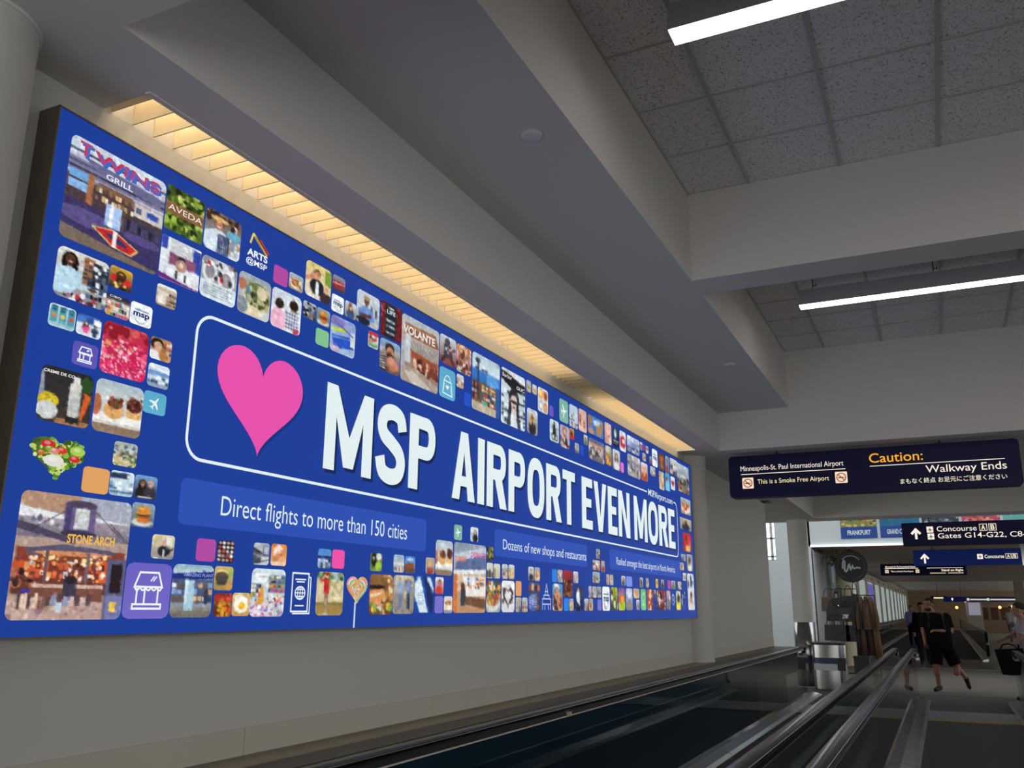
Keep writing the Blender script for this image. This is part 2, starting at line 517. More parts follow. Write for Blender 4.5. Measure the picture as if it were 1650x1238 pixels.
def ART(name, seed):
    if name.startswith('c_'):
        c = name[2:8]; return [('g', c, c)]
    A = {
    'twins': [('g', '8d8fa8', '4a4568'), ('r', 0, 0, 1, .2, 'c8d4de')]+[('l', 0, .13+.055*i, 1, .02+.055*i+.1, .012, ['3a3a58', 'c4bcd4', '55507a'][i % 3]) for i in range(6)]
        +[('r', .55, .06, .62, .1, '4078c0'), ('p', [(.12, .16), (.95, .2), (.95, .3), (.3, .26)], '6a6a90'),
          ('r', 0, .38, 1, .62, '4a3a40'), ('r', .02, .32, .2, .4, '6fa8e0'), ('r', .02, .42, .2, .5, '88b4e4'), ('r', .2, .3, .26, .6, 'a06a44'), ('r', .3, .34, .66, .42, '7a5a48'),
          ('s', .28, .36, .68, .52, 12, 2, ['d8b070', '5a4038', 'e8d8b8', '8a6a58']), ('r', .68, .36, 1, .5, 'ccc4c0'), ('r', .82, .4, .95, .46, '2c4ca0'), ('r', .7, .4, .76, .46, '50607a'),
          ('r', 0, .6, 1, 1, '3a3360'), ('e', .25, .74, .3, .08, '5c5088'), ('e', .8, .72, .2, .05, '564a80'), ('r', .62, .55, .98, .68, '3c3850'), ('s', .62, .54, .98, .68, 9, 1, ['22202c', '6a6a88', '484668']),
          ('r', .4, .5, .56, .72, 'a8c4ec'), ('r', .44, .5, .48, .72, 'e4ecf8'), ('r', .56, .5, .6, .72, '5a4848'),
          ('p', [(0, .86), (1, .97), (1, 1), (0, 1)], '77685c'), ('p', [(.28, .78), (.5, .73), (.78, .84), (.7, .92), (.5, .9)], 'd8c070'), ('p', [(.31, .78), (.5, .745), (.75, .84), (.69, .905), (.5, .885)], 'c02830'),
          ('p', [(.42, .795), (.52, .775), (.66, .84), (.63, .865), (.52, .85)], '3a3360'), ('r', .5, .74, .54, .9, 'f4ece4'), ('n', .06)],
    'aveda': [('g', '3a4a1c', '566a24'), ('d', 0, 0, 1, 1, 150, .06, ['7a9a34', '2a3814', '98b048', '4c6a20', '1a240c', 'b4c468']), ('r', 0, .36, 1, .62, '85603c'), ('l', 0, .45, 1, .47, .006, '6a4a2c'), ('n', .08)],
    'cook': [('g', '5a4438', 'b4c4d0'), ('d', 0, .02, 1, .3, 30, .06, ['3a2c24', '8a6a50', 'c8b8a8', '2a2020']), ('e', .8, .42, .2, .1, '6ab0c8'), ('s', .66, .5, 1, 1, 4, 5, ['d0d8e0', '7090a8', 'c08048', 'e8e8e8'])]
        +per(.38, .3, .2, 'c88a70', '6a3a24', 'c8d8e8', 0, .85)+[('e', .38, .17, .24, .06, 'd8b070'), ('e', .22, .75, .26, .25, 'd4e0ee'), ('r', .36, .52, .68, 1, '28385c')]+[('l', .38+.05*i, .54, .38+.05*i, 1, .006, 'c8d0e0') for i in range(6)],
    'mural': [('g', 'e8eef4', 'd8dce4'), ('r', 0, 0, .16, .3, '3048a8'), ('r', .22, 0, .88, .32, 'c8ccd0'), ('r', .8, .05, 1, .6, '2c44a0'), ('r', .22, .34, .88, .6, '8a5070'), ('s', .1, .62, .9, .92, 11, 1, ['f4f4f8', '303038', 'c8ccd8', 'ffffff']), ('e', .52, .42, .09, .08, '2a2a2c'), ('e', .52, .56, .14, .14, 'b08878'), ('e', .52, .54, .05, .06, 'f4d8c0'), ('p', [(0, .86), (.3, .9), (.6, .94), (1, .96), (1, 1), (0, 1)], '6a2c78'), ('n', .08)],
    'dessert': [('g', '8a8e94', 'b4bcc4'), ('e', .24, .34, .2, .26, 'e8ecf0'), ('e', .24, .34, .13, .18, '8a8890'), ('e', .7, .4, .24, .28, 'eef2f4'), ('e', .7, .42, .15, .18, '9a949a'), ('e', .55, .12, .2, .12, 'd0d4d8'), ('r', 0, .58, 1, 1, 'd8e4ec')]+[('l', .12, .66+.06*i, .88-.1*(i % 2), .66+.06*i, .008, '5a6470') for i in range(5)]+[('d', 0, 0, 1, .5, 20, .05, ['3a3a40', 'f4f4f4', 'c03040']), ('n', .06)],
    'clerk': [('g', 'd8d8d0', '8a8a90'), ('r', .5, .05, .7, .6, '9a6a48'), ('s', .5, .08, .68, .5, 2, 5, ['3a3a44', 'd8d0c0', '7a4a38']), ('r', .68, .1, 1, .45, '282c38'), ('d', .7, .12, 1, .4, 14, .04, ['e8ecf0', '5a6a80']), ('r', .6, .45, 1, .7, '3a4a68'), ('s', .6, .45, 1, 1, 5, 4, ['2a2c38', 'e0e8f0', '506488', '14161c'])]
        +per(.25, .2, .19, SB, '140c0a', 'b4d4e4', 1, .85)+[('p', [(.02, .4), (.34, .36), (.5, .62), (.72, .64), (.7, .7), (.42, .74), (.3, .9), (0, .95)], 'b8d8e8'), ('e', .72, .67, .1, .03, SB), ('d', .2, .85, .8, 1, 20, .05, ['c03040', 'e8e8ec', '303038'])],
    'berries': [('g', 'd8a840', '3a2a20'), ('e', .25, .55, .2, .16, 'c82828'), ('e', .75, .6, .2, .16, 'd03030'), ('e', .5, .38, .22, .22, '4a2c1c'), ('e', .46, .6, .18, .14, '382014'), ('d', .2, .75, .8, 1, 14, .07, ['2a1810', '5a3420', 'e8c878']), ('e', .5, .3, .1, .05, 'c88050')],
    'kiosk': [('g', '3a3644', 'b8b0a0'), ('r', 0, 0, 1, .18, '302c3c')]+shelves(0, .3, 1, 1, 3, 9, 'd8d0c4'),
    'msp': [('g', 'eef4f6', 'eef4f6'), ('o', .5, .56, .3, .34, '12306a', .02), ('r', 0, .1, 1, .63, 'eef4f6'), ('r', .2, .3, .84, .34, '12306a')],
    'shop': [('g', 'c8c0b4', 'a08870'), ('r', .1, .3, .5, .9, 'e0d8cc'), ('s', .5, .3, 1, .9, 4, 4, ['7a5a40', 'e8dcc8', 'b8905c', '4a3a30']), ('r', 0, 0, 1, .15, 'f0ece4')],
    'cans': [('g', 'c8e0e4', 'a8ccd4')]+[q for i in range(3) for q in [('r', .06+.32*i, .1, .32+.32*i, .8, '4a98a8'), ('e', .19+.32*i, .12, .13, .05, '2c5a78'), ('e', .19+.32*i, .5, .08, .1, ['e88050', 'f0c850', 'd05048'][i]), ('r', .1+.32*i, .2, .28+.32*i, .3, '1c5a70')]]+[('r', 0, .82, 1, .88, '98b8c4')],
    'kids2': [('g', '3058a8', 'e0e8f0'), ('s', 0, 0, 1, .4, 3, 1, ['2850a0', '4878c8', 'e8f0f8']), ('r', 0, .45, 1, 1, 'd8e0e8')]+per(.38, .4, .13, SK, '3a2418', 'e05090', 1, .9, 0)+per(.75, .45, .12, SD, '1a1210', '38486c', 0, .9, 0)+[('r', .3, .6, .48, .85, 'e05090'), ('r', .67, .62, .83, .95, '303c5c')],
    'hearts': [('g', 'a82038', 'd82860'), ('d', 0, 0, 1, .35, 24, .1, ['c03048', '8a1828', 'd05858']), ('d', 0, .3, 1, .7, 60, .035, ['f078a8', 'f8c8d0', 'e8a070', 'f04880', 'fff0e8']), ('d', 0, .62, 1, 1, 260, .016, ['f8d8d8', 'ff88b0', '90143c', 'fff4f0', 'd01858'])]+[('p', heartpts(x, y, .045, .04), c) for x, y, c in ((.42, .32, 'f4b0c0'), (.72, .37, 'f8e0d8'), (.35, .45, 'e8a060'), (.6, .5, 'f8c0d0'), (.8, .55, 'f090b0'), (.15, .12, 'd07068'), (.5, .62, 'fff0f0'))],
    'boy': [('g', 'b08860', 'c89a6a'), ('s', .62, .1, 1, .9, 3, 4, ['403848', 'c84838', 'e0d8d0', '506088']), ('e', .3, .3, .3, .26, '201814'), ('e', .36, .4, .2, .22, SK), ('e', .2, .9, .34, .3, 'e8ecf0'), ('e', .62, .7, .2, .3, 'b07a44')],
    'gate': [('g', 'd8e4f0', 'a8b8cc'), ('r', 0, .3, 1, .5, '6a90c8'), ('l', 0, .1, 1, .3, .03, 'f4f8fc'), ('s', 0, .5, 1, .85, 6, 2, ['4068a0', 'e8f0f8', '304870']), ('r', 0, .85, 1, 1, '90a0b4')],
    'plane_t': [('g', '58a8c8', '60b0d0')], 'plane_g': [('g', '7ab0a0', '84b8a4')],
    'creme': [('g', '26262c', '3a342e'), ('e', .18, .62, .2, .14, 'd8c030'), ('d', .02, .52, .32, .7, 20, .03, ['e8d848', 'b8a020']), ('e', .18, .8, .2, .16, 'd0d4d4'), ('r', 0, .68, .06, .2, '888888'), ('p', [(.02, .1), (.06, .1), (.1, .5), (0, .6)], '8a90a0'),
        ('e', .88, .2, .14, .14, '2a4a20'), ('e', .9, .5, .09, .06, '3a6a28'), ('p', [(.86, .36), (.98, .4), (.9, .7), (.82, .9), (.8, .7)], 'd05a28'), ('r', .56, .24, .78, .82, 'c8c8c0'), ('e', .67, .8, .11, .05, 'c8c8c0'), ('e', .67, .27, .11, .07, 'd4d4cc'), ('r', .61, .1, .73, .24, 'dcdcd8'), ('r', .58, .5, .76, .74, 'b4b8b8'), ('r', .35, .9, 1, 1, 'a0704c'), ('r', .54, .84, .8, .96, '20242c'), ('n', .05)],
    'toast': [('g', 'd8e4ec', 'b8b4ac'), ('G', 0, 0, 1, .35, 'a8bcc8', 'c8ccc8'), ('r', 0, .62, 1, .78, 'f0f0ec'), ('r', 0, .78, 1, 1, '8a7460'), ('r', 0, .78, 1, .84, 'd8d4cc'), ('e', .4, .56, .2, .16, 'd8a060'), ('r', .22, .5, .58, .64, 'dca868'), ('r', .66, .48, .98, .64, 'e0b070'), ('e', .42, .42, .16, .1, '7a3428'), ('e', .82, .38, .17, .14, '5a2c24'), ('d', .26, .3, .58, .48, 24, .03, ['a04838', '3a5a28', '5a2018']), ('d', .66, .24, .98, .48, 30, .03, ['4a2420', '8a4838', '3a1814']), ('e', .05, .5, .1, .2, 'b06848')],
    'market': [('g', 'a8b0a8', 'c0b890'), ('d', 0, .1, 1, .4, 20, .07, ['c8d4dc', '50688a', 'e8e0c8']), ('d', 0, .4, 1, .7, 26, .06, ['303a60', '8a6a50', 'd0d4e0', '385a38']), ('d', 0, .65, 1, 1, 26, .07, ['68904c', 'c8a848', '405a30', 'e8e4d8']), ('n', .1)],
    'hall': [('g', 'd8e8f0', 'b0c8d8'), ('r', 0, .08, .8, .3, '304060'), ('s', 0, .1, .8, .28, 7, 1, ['e0ecf4', '203050']), ('s', 0, .4, 1, .75, 6, 2, ['88a8c0', 'f0f8fc', '406080']), ('r', 0, .8, 1, .88, '507090'), ('n', .08)],
    'couple': [('g', '7aa8d8', '2a3040')]+per(.36, .34, .22, SD, '1c1210', '201c20', 1, .85)+per(.7, .34, .2, 'd09a80', 'c8a890', '38343c', 0, .85)+[('r', .2, .9, .8, .95, 'e8e8e8')],
    'burger': [('g', '88a0b0', '5a6870'), ('e', .5, .8, .45, .16, 'c8d4dc'), ('e', .52, .68, .3, .16, 'c87830'), ('e', .5, .56, .32, .07, '4a8a30'), ('e', .52, .48, .3, .08, '6a3820'), ('e', .5, .42, .32, .06, 'e0a030'), ('e', .52, .3, .28, .18, 'd88838'), ('e', .46, .24, .12, .05, 'eab870'), ('e', .5, .6, .3, .03, 'c83828')],
    'arch': [('g', 'b8a498', '9a8078'), ('p', [(0, 0), (.5, 0), (.5, .16), (0, .12)], 'b08c74'), ('p', [(0, .12), (.5, .18), (.5, .28), (0, .2)], 'e4e4e8'), ('p', [(.5, 0), (1, 0), (1, .26), (.5, .2)], 'a4a8b8'), ('p', [(.6, .16), (1, .2), (1, .3), (.6, .26)], 'e0e4ec'), ('G', 0, .2, 1, .36, 'a49aa4', '706878'),
        ('d', 0, .2, .35, .26, 10, .02, ['e8e4ec', '6a6478']), ('p', [(0, .24), (.12, .26), (.5, .36), (.5, .4), (0, .3)], '4a4258'), ('l', .12, .3, .4, .12, .004, '3a3440'), ('l', .66, .12, .95, .34, .004, '4a4450'), ('l', .8, .2, 1, .36, .004, '4a4450'),
        ('r', .38, .06, .66, .32, '6a5c88'), ('r', .38, .06, .44, .32, '4a3c6c'), ('e', .52, .07, .14, .035, '4c4058'), ('r', .47, .1, .6, .27, 'c8ccd0'), ('o', .535, .185, .05, .06, 'b0a070', .006), ('e', .52, .31, .16, .03, '3c3448'),
        ('G', .02, .44, .98, .8, '8a4030', '5a3028'), ('r', 0, .55, .3, .66, 'c8542c'), ('r', .72, .52, .86, .7, 'd05830'), ('p', [(.08, .45), (.4, .4), (.84, .43), (.88, .47), (.5, .49), (.12, .5)], '5a5468'), ('e', .5, .455, .38, .035, '57506a'), ('e', .5, .475, .34, .02, 'd89060'),
        ('d', .12, .48, .8, .56, 34, .016, ['f8d890', 'ffe8c0', 'e08848', 'ffd070']), ('s', .1, .54, .8, .68, 15, 2, ['c85838', 'f0c088', '7a3428', 'e8a060', '602820', 'd8dce8']), ('d', .1, .54, .8, .7, 60, .014, ['fff0d8', 'e06838', '5a2018', 'c8d4e8', 'f0a058']), ('r', .26, .46, .29, .74, '6a5058'), ('r', .62, .46, .65, .74, '706068'),
        ('r', .16, .72, .8, .75, 'd0b0a0'), ('r', .16, .75, .8, .86, '7a4c40'), ('d', 0, .62, .2, .74, 18, .025, ['3a2420', '6a3c34', 'b06850', '2a1c20']), ('r', .44, .68, .56, .92, '40384c'), ('e', .5, .68, .05, .035, '2a2028'),
        ('p', [(0, .82), (.85, .86), (.85, 1), (0, 1)], 'b89c94'), ('d', 0, .86, .8, 1, 26, .03, ['c8a89c', 'a88478', '94747c', 'd0b4a4']), ('s', .05, .74, .3, .93, 9, 1, ['d8b8a0', '7a5048', '4a3844', 'e0c4a8']), ('s', .3, .78, .76, .9, 9, 1, ['5a4448', 'c8b0ac', '403440', '8a94b4']), ('r', .4, .86, .45, .94, 'c0d0e0'), ('r', .1, .76, .17, .79, '3838a0'),
        ('r', .82, .5, 1, 1, '5c5878'), ('r', .86, .54, .97, .78, '241c24'), ('r', .84, .8, 1, 1, '7478a8'), ('p', [(.88, .85), (.95, .86), (.93, .9), (.95, .94), (.88, .94)], 'e0b850'), ('n', .06)],
    'planet': [('g', 'b8ccd8', '7a8088'), ('G', 0, 0, 1, .18, '88a8b8', 'c0d4dc'), ('p', [(0, .18), (1, .12), (1, .26), (0, .3)], '1c2c78'), ('r', 0, .28, 1, .72, '4a5878'), ('s', 0, .32, 1, .7, 8, 3, ['283858', 'c8a070', 'e8f0f4', '6a5044', '88a8d0']), ('r', .32, .3, .54, .86, 'a8ccdc'), ('r', .32, .3, .38, .86, 'd8ecf4'), ('e', .84, .6, .06, .16, '30384c'), ('G', 0, .8, 1, 1, '8a8680', '6a665c'), ('r', .32, .72, .54, .87, 'a0c4d4'), ('n', .06)],
    'suit': [('g', 'd8c89a', '8a8a8a'), ('r', .6, .1, .9, .5, 'e8e8e0')]+per(.55, .32, .2, 'c89078', 'd8d4d0', '20242c', 0, .85)+[('r', .5, .6, .58, .9, 'c0ccd8'), ('l', .6, .8, .95, .55, .03, '181c22'), ('r', .1, .93, .3, .97, 'f0f0f0')],
    'jars': [('g', '1c1a1e', '1c1a1e')]+[('e', .14+.24*i, .12+.19*j, .08, .065, ['f0e8e4', 'e8c8b8', 'd04838', 'f0f0f0', 'c8a090'][(i*3+j*2) % 5]) for i in range(4) for j in range(5)],
    'pot': [('g', 'd0b070', 'a08450'), ('e', .4, .32, .36, .18, 'e8d8a0'), ('e', .4, .36, .3, .13, '6a4a2c'), ('p', [(.04, .36), (.76, .36), (.66, .74), (.16, .74)], '4a4440'), ('e', .4, .72, .26, .08, '403a36'), ('e', .85, .3, .14, .24, '98b050'), ('e', .8, .85, .25, .12, 'c89a50')],
    'pepper': [('g', '6a3a24', '5a2c20'), ('d', 0, 0, 1, .6, 40, .09, ['c02828', '8a1c20', 'e05838', '4a6a28']), ('d', .3, .4, 1, 1, 30, .1, ['e0a028', 'd07820', 'b83820', '6a8a30'])],
    'egg': [('g', 'd8b878', 'c89a58'), ('e', .5, .5, .4, .38, 'eee8d8'), ('e', .52, .48, .34, .3, 'f8f4ea'), ('e', .54, .56, .2, .16, 'e0b020'), ('e', .5, .52, .09, .06, 'f4d868'), ('l', .1, .2, .35, .1, .03, 'f0f0f0')],
    'bw': [('g', 'a8b0b4', 'c8ccd0'), ('p', [(0, .2), (.5, .4), (.5, .9), (0, 1)], '484c58'), ('l', 0, .3, .9, .6, .02, '1c2028'), ('l', 0, .5, .8, .72, .015, 'e8ecf0'), ('r', .6, .1, 1, .6, '5a6478'), ('r', .66, .15, .94, .5, 'b8c4d0'), ('l', .2, .9, 1, .75, .02, '20242c'), ('n', .12)],
    'hands': [('g', 'd88038', 'e8b080'), ('e', .45, .4, .28, .36, 'f0e0d0'), ('p', [(.1, .6), (.45, .4), (.9, .1), (.95, .3), (.55, .7), (.3, .9)], 'd8905c'), ('d', .3, .2, .7, .5, 12, .05, ['8a5a3a', 'f8f0e8', 'c87848']), ('r', 0, .8, 1, 1, 'e8c8a8')],
    'snacks': [('g', 'd0e0e8', 'b8c0c8'), ('r', .1, .1, .55, .3, 'f0f4f4'), ('r', .2, .16, .45, .18, '8a9aa8')]+shelves(.5, .12, 1, .5, 4, 7, '8890a0')+shelves(0, .32, .3, .6, 3, 4, '989898')+[('p', [(.28, .4), (.36, .35), (.38, .75), (.2, .75)], 'd89838'), ('d', .1, .55, 1, .8, 60, .03, GOODS+['e05878', 'f8f8f8']), ('p', [(0, .8), (.5, .7), (.6, 1), (0, 1)], 'd8c8d8'), ('d', 0, .78, .5, 1, 26, .03, ['d04878', '5070b8', 'f4f0f4', '8a3a80']), ('d', .5, .78, 1, 1, 40, .03, ['e8ecf0', 'c04858', '80a0c0'])],
    'shopb': [('g', '4a88d0', '8098b8'), ('r', 0, .36, 1, .5, '1c2c58'), ('s', .05, .5, .95, 1, 5, 3, ['e0e8f0', '485868', 'b0b8c4', '202830'])],
    'golfer': [('g', 'b0ccd8', 'c8b07a'), ('d', 0, .02, 1, .16, 16, .08, ['587048', '88a068', '3c5838']), ('r', 0, .2, 1, .72, 'd4c49a'), ('d', .5, .2, 1, .5, 10, .06, ['c0a878', '98a060', 'e0d4b0']), ('G', 0, .7, 1, .8, '7a6a3c', '9a8448'), ('r', 0, .78, 1, 1, 'a08448'), ('p', [(.26, .18), (.46, .18), (.46, .5), (.27, .5)], 'c82c2c'), ('e', .36, .09, .08, .06, SK), ('e', .36, .05, .1, .04, '9a2020'), ('l', .3, .2, .16, .2, .03, 'c82c2c'), ('l', .16, .2, .3, .08, .025, SK), ('r', .29, .5, .44, .96, '8a7468'), ('r', .35, .62, .38, .96, 'b89a60'), ('e', .36, .96, .1, .02, 'e8e4e0')],
    'green1': [('g', '50604c', '7a9048'), ('e', .3, .4, .2, .4, '181c18'), ('e', .3, .3, .1, .1, 'd8b898'), ('e', .7, .7, .25, .25, 'a8d040'), ('e', .7, .2, .2, .2, 'e0e0d8')],
    'sandwich': [('g', '8a6038', '6a4424'), ('d', .6, 0, 1, .6, 20, .08, ['b07840', '5a3a20', 'd8a868', 'e8d0a0']), ('r', 0, .28, .6, .36, '1a1410'), ('p', [(0, .42), (.6, .36), (.5, .74), (.05, .8)], 'd89058'), ('p', [(.05, .5), (.55, .44), (.5, .5), (.06, .58)], 'f0d8b0'), ('d', .1, .74, .95, 1, 24, .07, ['588a30', 'c8c0b0', 'a04428', 'e8b850', '7aa83c'])],
    'people1': [('g', '98b8d0', 'c8b8a8'), ('r', 0, .45, 1, .6, 'd8dcd8'), ('s', 0, .6, 1, .95, 8, 1, ['4a6080', 'c88858', 'e0e0e0', '8a5048'])],
    'sky1': [('g', '3878d8', 'a0c8f0'), ('e', .5, .2, .3, .08, 'd8e8f8'), ('p', [(0, .5), (.6, .38), (1, .46), (1, .8), (0, .8)], '8a4c2c'), ('r', 0, .75, 1, 1, '584438')],
    'walkers': [('g', 'a8a090', '8a8478'), ('d', 0, 0, 1, .3, 20, .08, ['c8c0ac', '70706c', 'e0dccc']), ('e', .32, .1, .06, .05, 'c08a70'), ('e', .72, .12, .06, .05, 'b8886c'), ('e', .34, .34, .14, .22, '90a4c4'), ('r', .26, .48, .44, .92, '6c7ca0'), ('e', .72, .32, .13, .18, '788cb8'), ('r', .66, .44, .8, .9, '2c3858'), ('r', .52, .4, .6, .6, 'c8b890'), ('d', 0, .9, 1, 1, 14, .05, ['989488', '706c60']), ('n', .08)],
    'box': [('g', '1a48a0', '1a48a0'), ('p', [(.02, .2), (.3, .02), (.7, .98), (.3, .98), (.02, .5)], 'd4e4ec'), ('p', [(.44, 0), (.6, .02), (.98, .5), (.95, 1), (.8, 1)], '14285c'), ('p', [(.62, .03), (.82, .06), (1, .36), (.96, .48)], 'c8d8e4')]+[('l', .2, .46+.07*i, .42+.02*i, .45+.07*i, .008, '5a7aa0') for i in range(5)],
    'donut': [('g', 'a8b4c0', 'c89468'), ('r', 0, 0, 1, .15, '8a98a8'), ('p', [(0, .18), (1, .02), (1, .16), (0, .3)], 'b8c4d0'), ('p', [(.1, .27), (1, .14), (1, .4), (0, .46)], '5a6a94'), ('p', [(0, .4), (1, .36), (1, .42), (0, .47)], 'e0e4e4'), ('r', 0, .46, 1, .7, 'd8b898'), ('r', .3, .48, .95, .6, 'e8e8e8'), ('s', .3, .48, .95, .6, 7, 2, ['5078b0', 'f4f4f4', 'd0d8e0', 'e88040']), ('r', 0, .45, .12, 1, 'c87038'), ('r', .38, .62, 1, .76, 'e8e4dc'), ('p', [(.36, .76), (1, .8), (1, .95), (.36, .88)], '6a4a34'), ('p', [(.2, .9), (1, .95), (1, 1), (.15, 1)], 'b88c68'), ('e', .28, .62, .06, .05, '5a3a2c'), ('r', .22, .66, .36, .9, '3a3c48'), ('d', .4, .56, 1, .66, 14, .02, ['d05028', 'f0d8c0', '404858'])],
    'face1': [('g', 'd8dce0', 'b84848')]+per(.5, .34, .26, 'c08870', '201414', 'c83c3c', 0, .85),
    'cake': [('g', 'c8c4bc', 'e4e0d8'), ('e', .5, .5, .4, .2, 'e8c898'), ('e', .5, .4, .36, .12, 'a05030'), ('d', .15, .3, .85, .5, 14, .06, ['c04838', 'f0e8d8', '5a7a38']), ('r', 0, .8, 1, 1, '8a8c94')],
    'bw2': [('g', 'dce8ec', 'c8d4d8')]+per(.6, .35, .24, 'c0b0a8', '14161a', '14161a', 1, .85),
    'dark1': [('g', '282c28', '3a3c34'), ('d', 0, 0, 1, 1, 20, .12, ['b0a838', '506848', 'd8d0b0', '181c18', '8a7048'])],
    'g1': [('g', 'd0d4c8', 'c8c0a8'), ('s', 0, .3, 1, 1, 3, 1, ['282c28', '706a58', 'a8a890', '484430'])],
    'g2': [('g', 'd8d8cc', 'b8b4a0'), ('s', 0, .2, 1, 1, 3, 1, ['303830', '88845c', 'c8c4a8', '202420'])],
    'bowls': [('g', '3a4440', 'a8aca4'), ('d', 0, .05, 1, .55, 40, .09, ['c83828', '58803c', 'e8e0c8', '8a5a38', '202824', 'd89040']), ('e', .45, .7, .5, .26, 'c8ccc4'), ('e', .45, .62, .42, .18, '9a5038'), ('d', .1, .5, .8, .75, 20, .06, ['d0a050', 'a04030', '608048']), ('r', .64, 0, .66, 1, '1c48a0')],
    'choc': [('g', 'e8eaec', 'd4d4d8'), ('p', heartpts(.5, .5, .4, .34), '3a2418'), ('p', heartpts(.5, .49, .27, .23), 'e4e4e6'), ('d', .12, .2, .3, .7, 14, .03, ['2a160e', '5a3a28']), ('d', .7, .2, .88, .7, 14, .03, ['2a160e', '5a3a28'])],
    'umbr': [('g', '40507c', '302c48'), ('s', 0, 0, 1, .3, 4, 1, ['7a4038', 'c8603c', '2a2c3c', 'd8a070']), ('e', .4, .7, .4, .3, '4858a0')]+[('l', .1, .5+.07*i, .7, .42+.08*i, .012, 'd0d8ec') for i in range(6)]+[('e', .8, .55, .1, .08, '7a4c3a'), ('e', .8, .85, .12, .1, '8a5840')],
    'red1': [('g', 'b02838', '2a2018'), ('r', 0, .35, 1, .5, '3a1818'), ('d', 0, .4, 1, 1, 30, .08, ['5a3820', '1c1410', 'a86838', 'd8a050'])],
    'lady': [('g', '3888d0', 'c89868'), ('e', .42, .2, .22, .15, 'd0b090'), ('e', .4, .14, .26, .14, 'e8e4d8'), ('p', [(.2, .3), (.7, .3), (.9, .9), (.3, 1)], 'c88a60'), ('e', .8, .7, .16, .2, '8a4838'), ('p', [(.1, .4), (.3, .5), (.6, 1), (.1, 1)], '282838'), ('d', .1, .1, .9, .9, 16, .06, ['e0c8a8', '6a4030', '403048'])],
    'concert': [('g', '1c3c78', '101c40'), ('e', .45, .45, .2, .22, 'e8eef4'), ('e', .48, .2, .1, .08, 'c89070'), ('r', .36, .5, .62, .8, 'd8e0ec'), ('d', 0, .75, 1, 1, 14, .07, ['0c1020', '486898', '203060']), ('e', .85, .35, .12, .2, '503a44')],
    'ygreen': [('g', 'a8a828', '506838'), ('d', 0, 0, 1, 1, 16, .14, ['d8d030', '283020', 'e8e8c0', '7a5a30'])],
    'rain': [('g', '7048a0', 'e0c838'), ('r', 0, .35, 1, .7, 'd05830'), ('r', .3, .6, 1, 1, '90b830'), ('e', .6, .5, .3, .16, 'e89030')],
    'fog': [('g', 'a8b8d8', '6888b0'), ('e', .5, .25, .4, .2, 'd0d8e8'), ('p', [(.2, .6), (.8, .45), (1, 1), (.1, 1)], '8a7c70'), ('n', .1)],
    'green2': [('g', '68b878', '78c088'), ('o', .5, .4, .3, .2, 'e8f4e8', .05), ('r', .3, .68, .7, .76, 'e8f4e8')],
    'orange2': [('g', 'b85838', '8a4028'), ('d', 0, 0, 1, 1, 26, .13, ['e0885c', '5a2818', 'f0c8a8', 'c06040'])],
    'red2': [('g', '883038', '5a2830'), ('d', 0, 0, 1, 1, 34, .1, ['b8b0a8', '3a1c20', 'c85858', '282024', 'e0d0c0']), ('s', 0, .5, .4, 1, 2, 2, ['e8e0d8', '4a2024'])],
    'icon1': [('g', '1a3a90', '1a3a90'), ('o', .5, .5, .4, .42, 'd8e4f0', .1), ('r', .35, .4, .65, .6, 'd8e4f0')],
    'yel1': [('g', 'c8d0c0', 'e0d040'), ('e', .5, .4, .3, .2, '303830'), ('e', .4, .75, .3, .18, 'f0e040')],
    'blue3': [('g', '283c88', '3048a0'), ('d', 0, 0, 1, 1, 14, .14, ['c8d0e4', '182048', '6878c0'])],
    'longr': [('g', 'd0d8e4', 'c0c4d0'), ('d', 0, .1, 1, .3, 10, .1, ['404858', 'e8ecf4', '28303c']), ('e', .5, .55, .3, .1, 'e8ece8'), ('r', .34, .52, .66, .8, 'b87040'), ('r', .38, .54, .62, .62, '5a2818'), ('r', 0, .82, 1, 1, 'd8d4d0'), ('n', .08)],
    'yel2': [('g', 'e0c850', 'd8b840'), ('e', .5, .4, .3, .2, 'a08030')],
    'arts': [], 'veg': [], 'lolly': [], 'passport': [], 'church': [],
    'thumb': [('g', 'd8c478', 'e0d8cc'), ('r', .75, .05, 1, .5, '7a9a38')]+per(.45, .3, .2, 'c88a70', '5a3424', '20242c', 0, .85)+[('r', .4, .5, .52, 1, 'e8e8ec'), ('e', .34, .36, .13, .09, 'd09878'), ('l', .05, .5, .3, .4, .06, 'c88a70')]+per(.82, .6, .17, 'd8a080', 'd8c0a0', '3a2c34', 0, .85),
    'car': [('g', '8a90a0', '484048'), ('p', [(0, .4), (1, .3), (1, .65), (0, .8)], 'a02028'), ('l', 0, .55, 1, .45, .03, 'e8c8c0'), ('r', 0, .8, 1, 1, '603038')],
    'people2': [('g', 'b8c4cc', '50585c'), ('d', 0, .1, 1, 1, 26, .11, ['283038', 'e0e4e8', '8a6a58', '405070', '181c20'])],
    'salad': [('g', '98a4ac', 'c8ccc8'), ('e', .6, .48, .42, .36, 'd0c8a8'), ('e', .6, .46, .38, .32, '6a7048'), ('d', .3, .2, .9, .7, 60, .06, ['4a5a38', '8a9460', 'b8b080', '303c28', '98a888']), ('e', .72, .36, .16, .16, 'd8cca8'), ('e', .12, .3, .14, .14, 'b07058'), ('e', .3, .38, .05, .12, '4888a8'), ('e', .45, .86, .3, .12, 'e0d4b0'), ('e', .12, .8, .2, .2, '808890')],
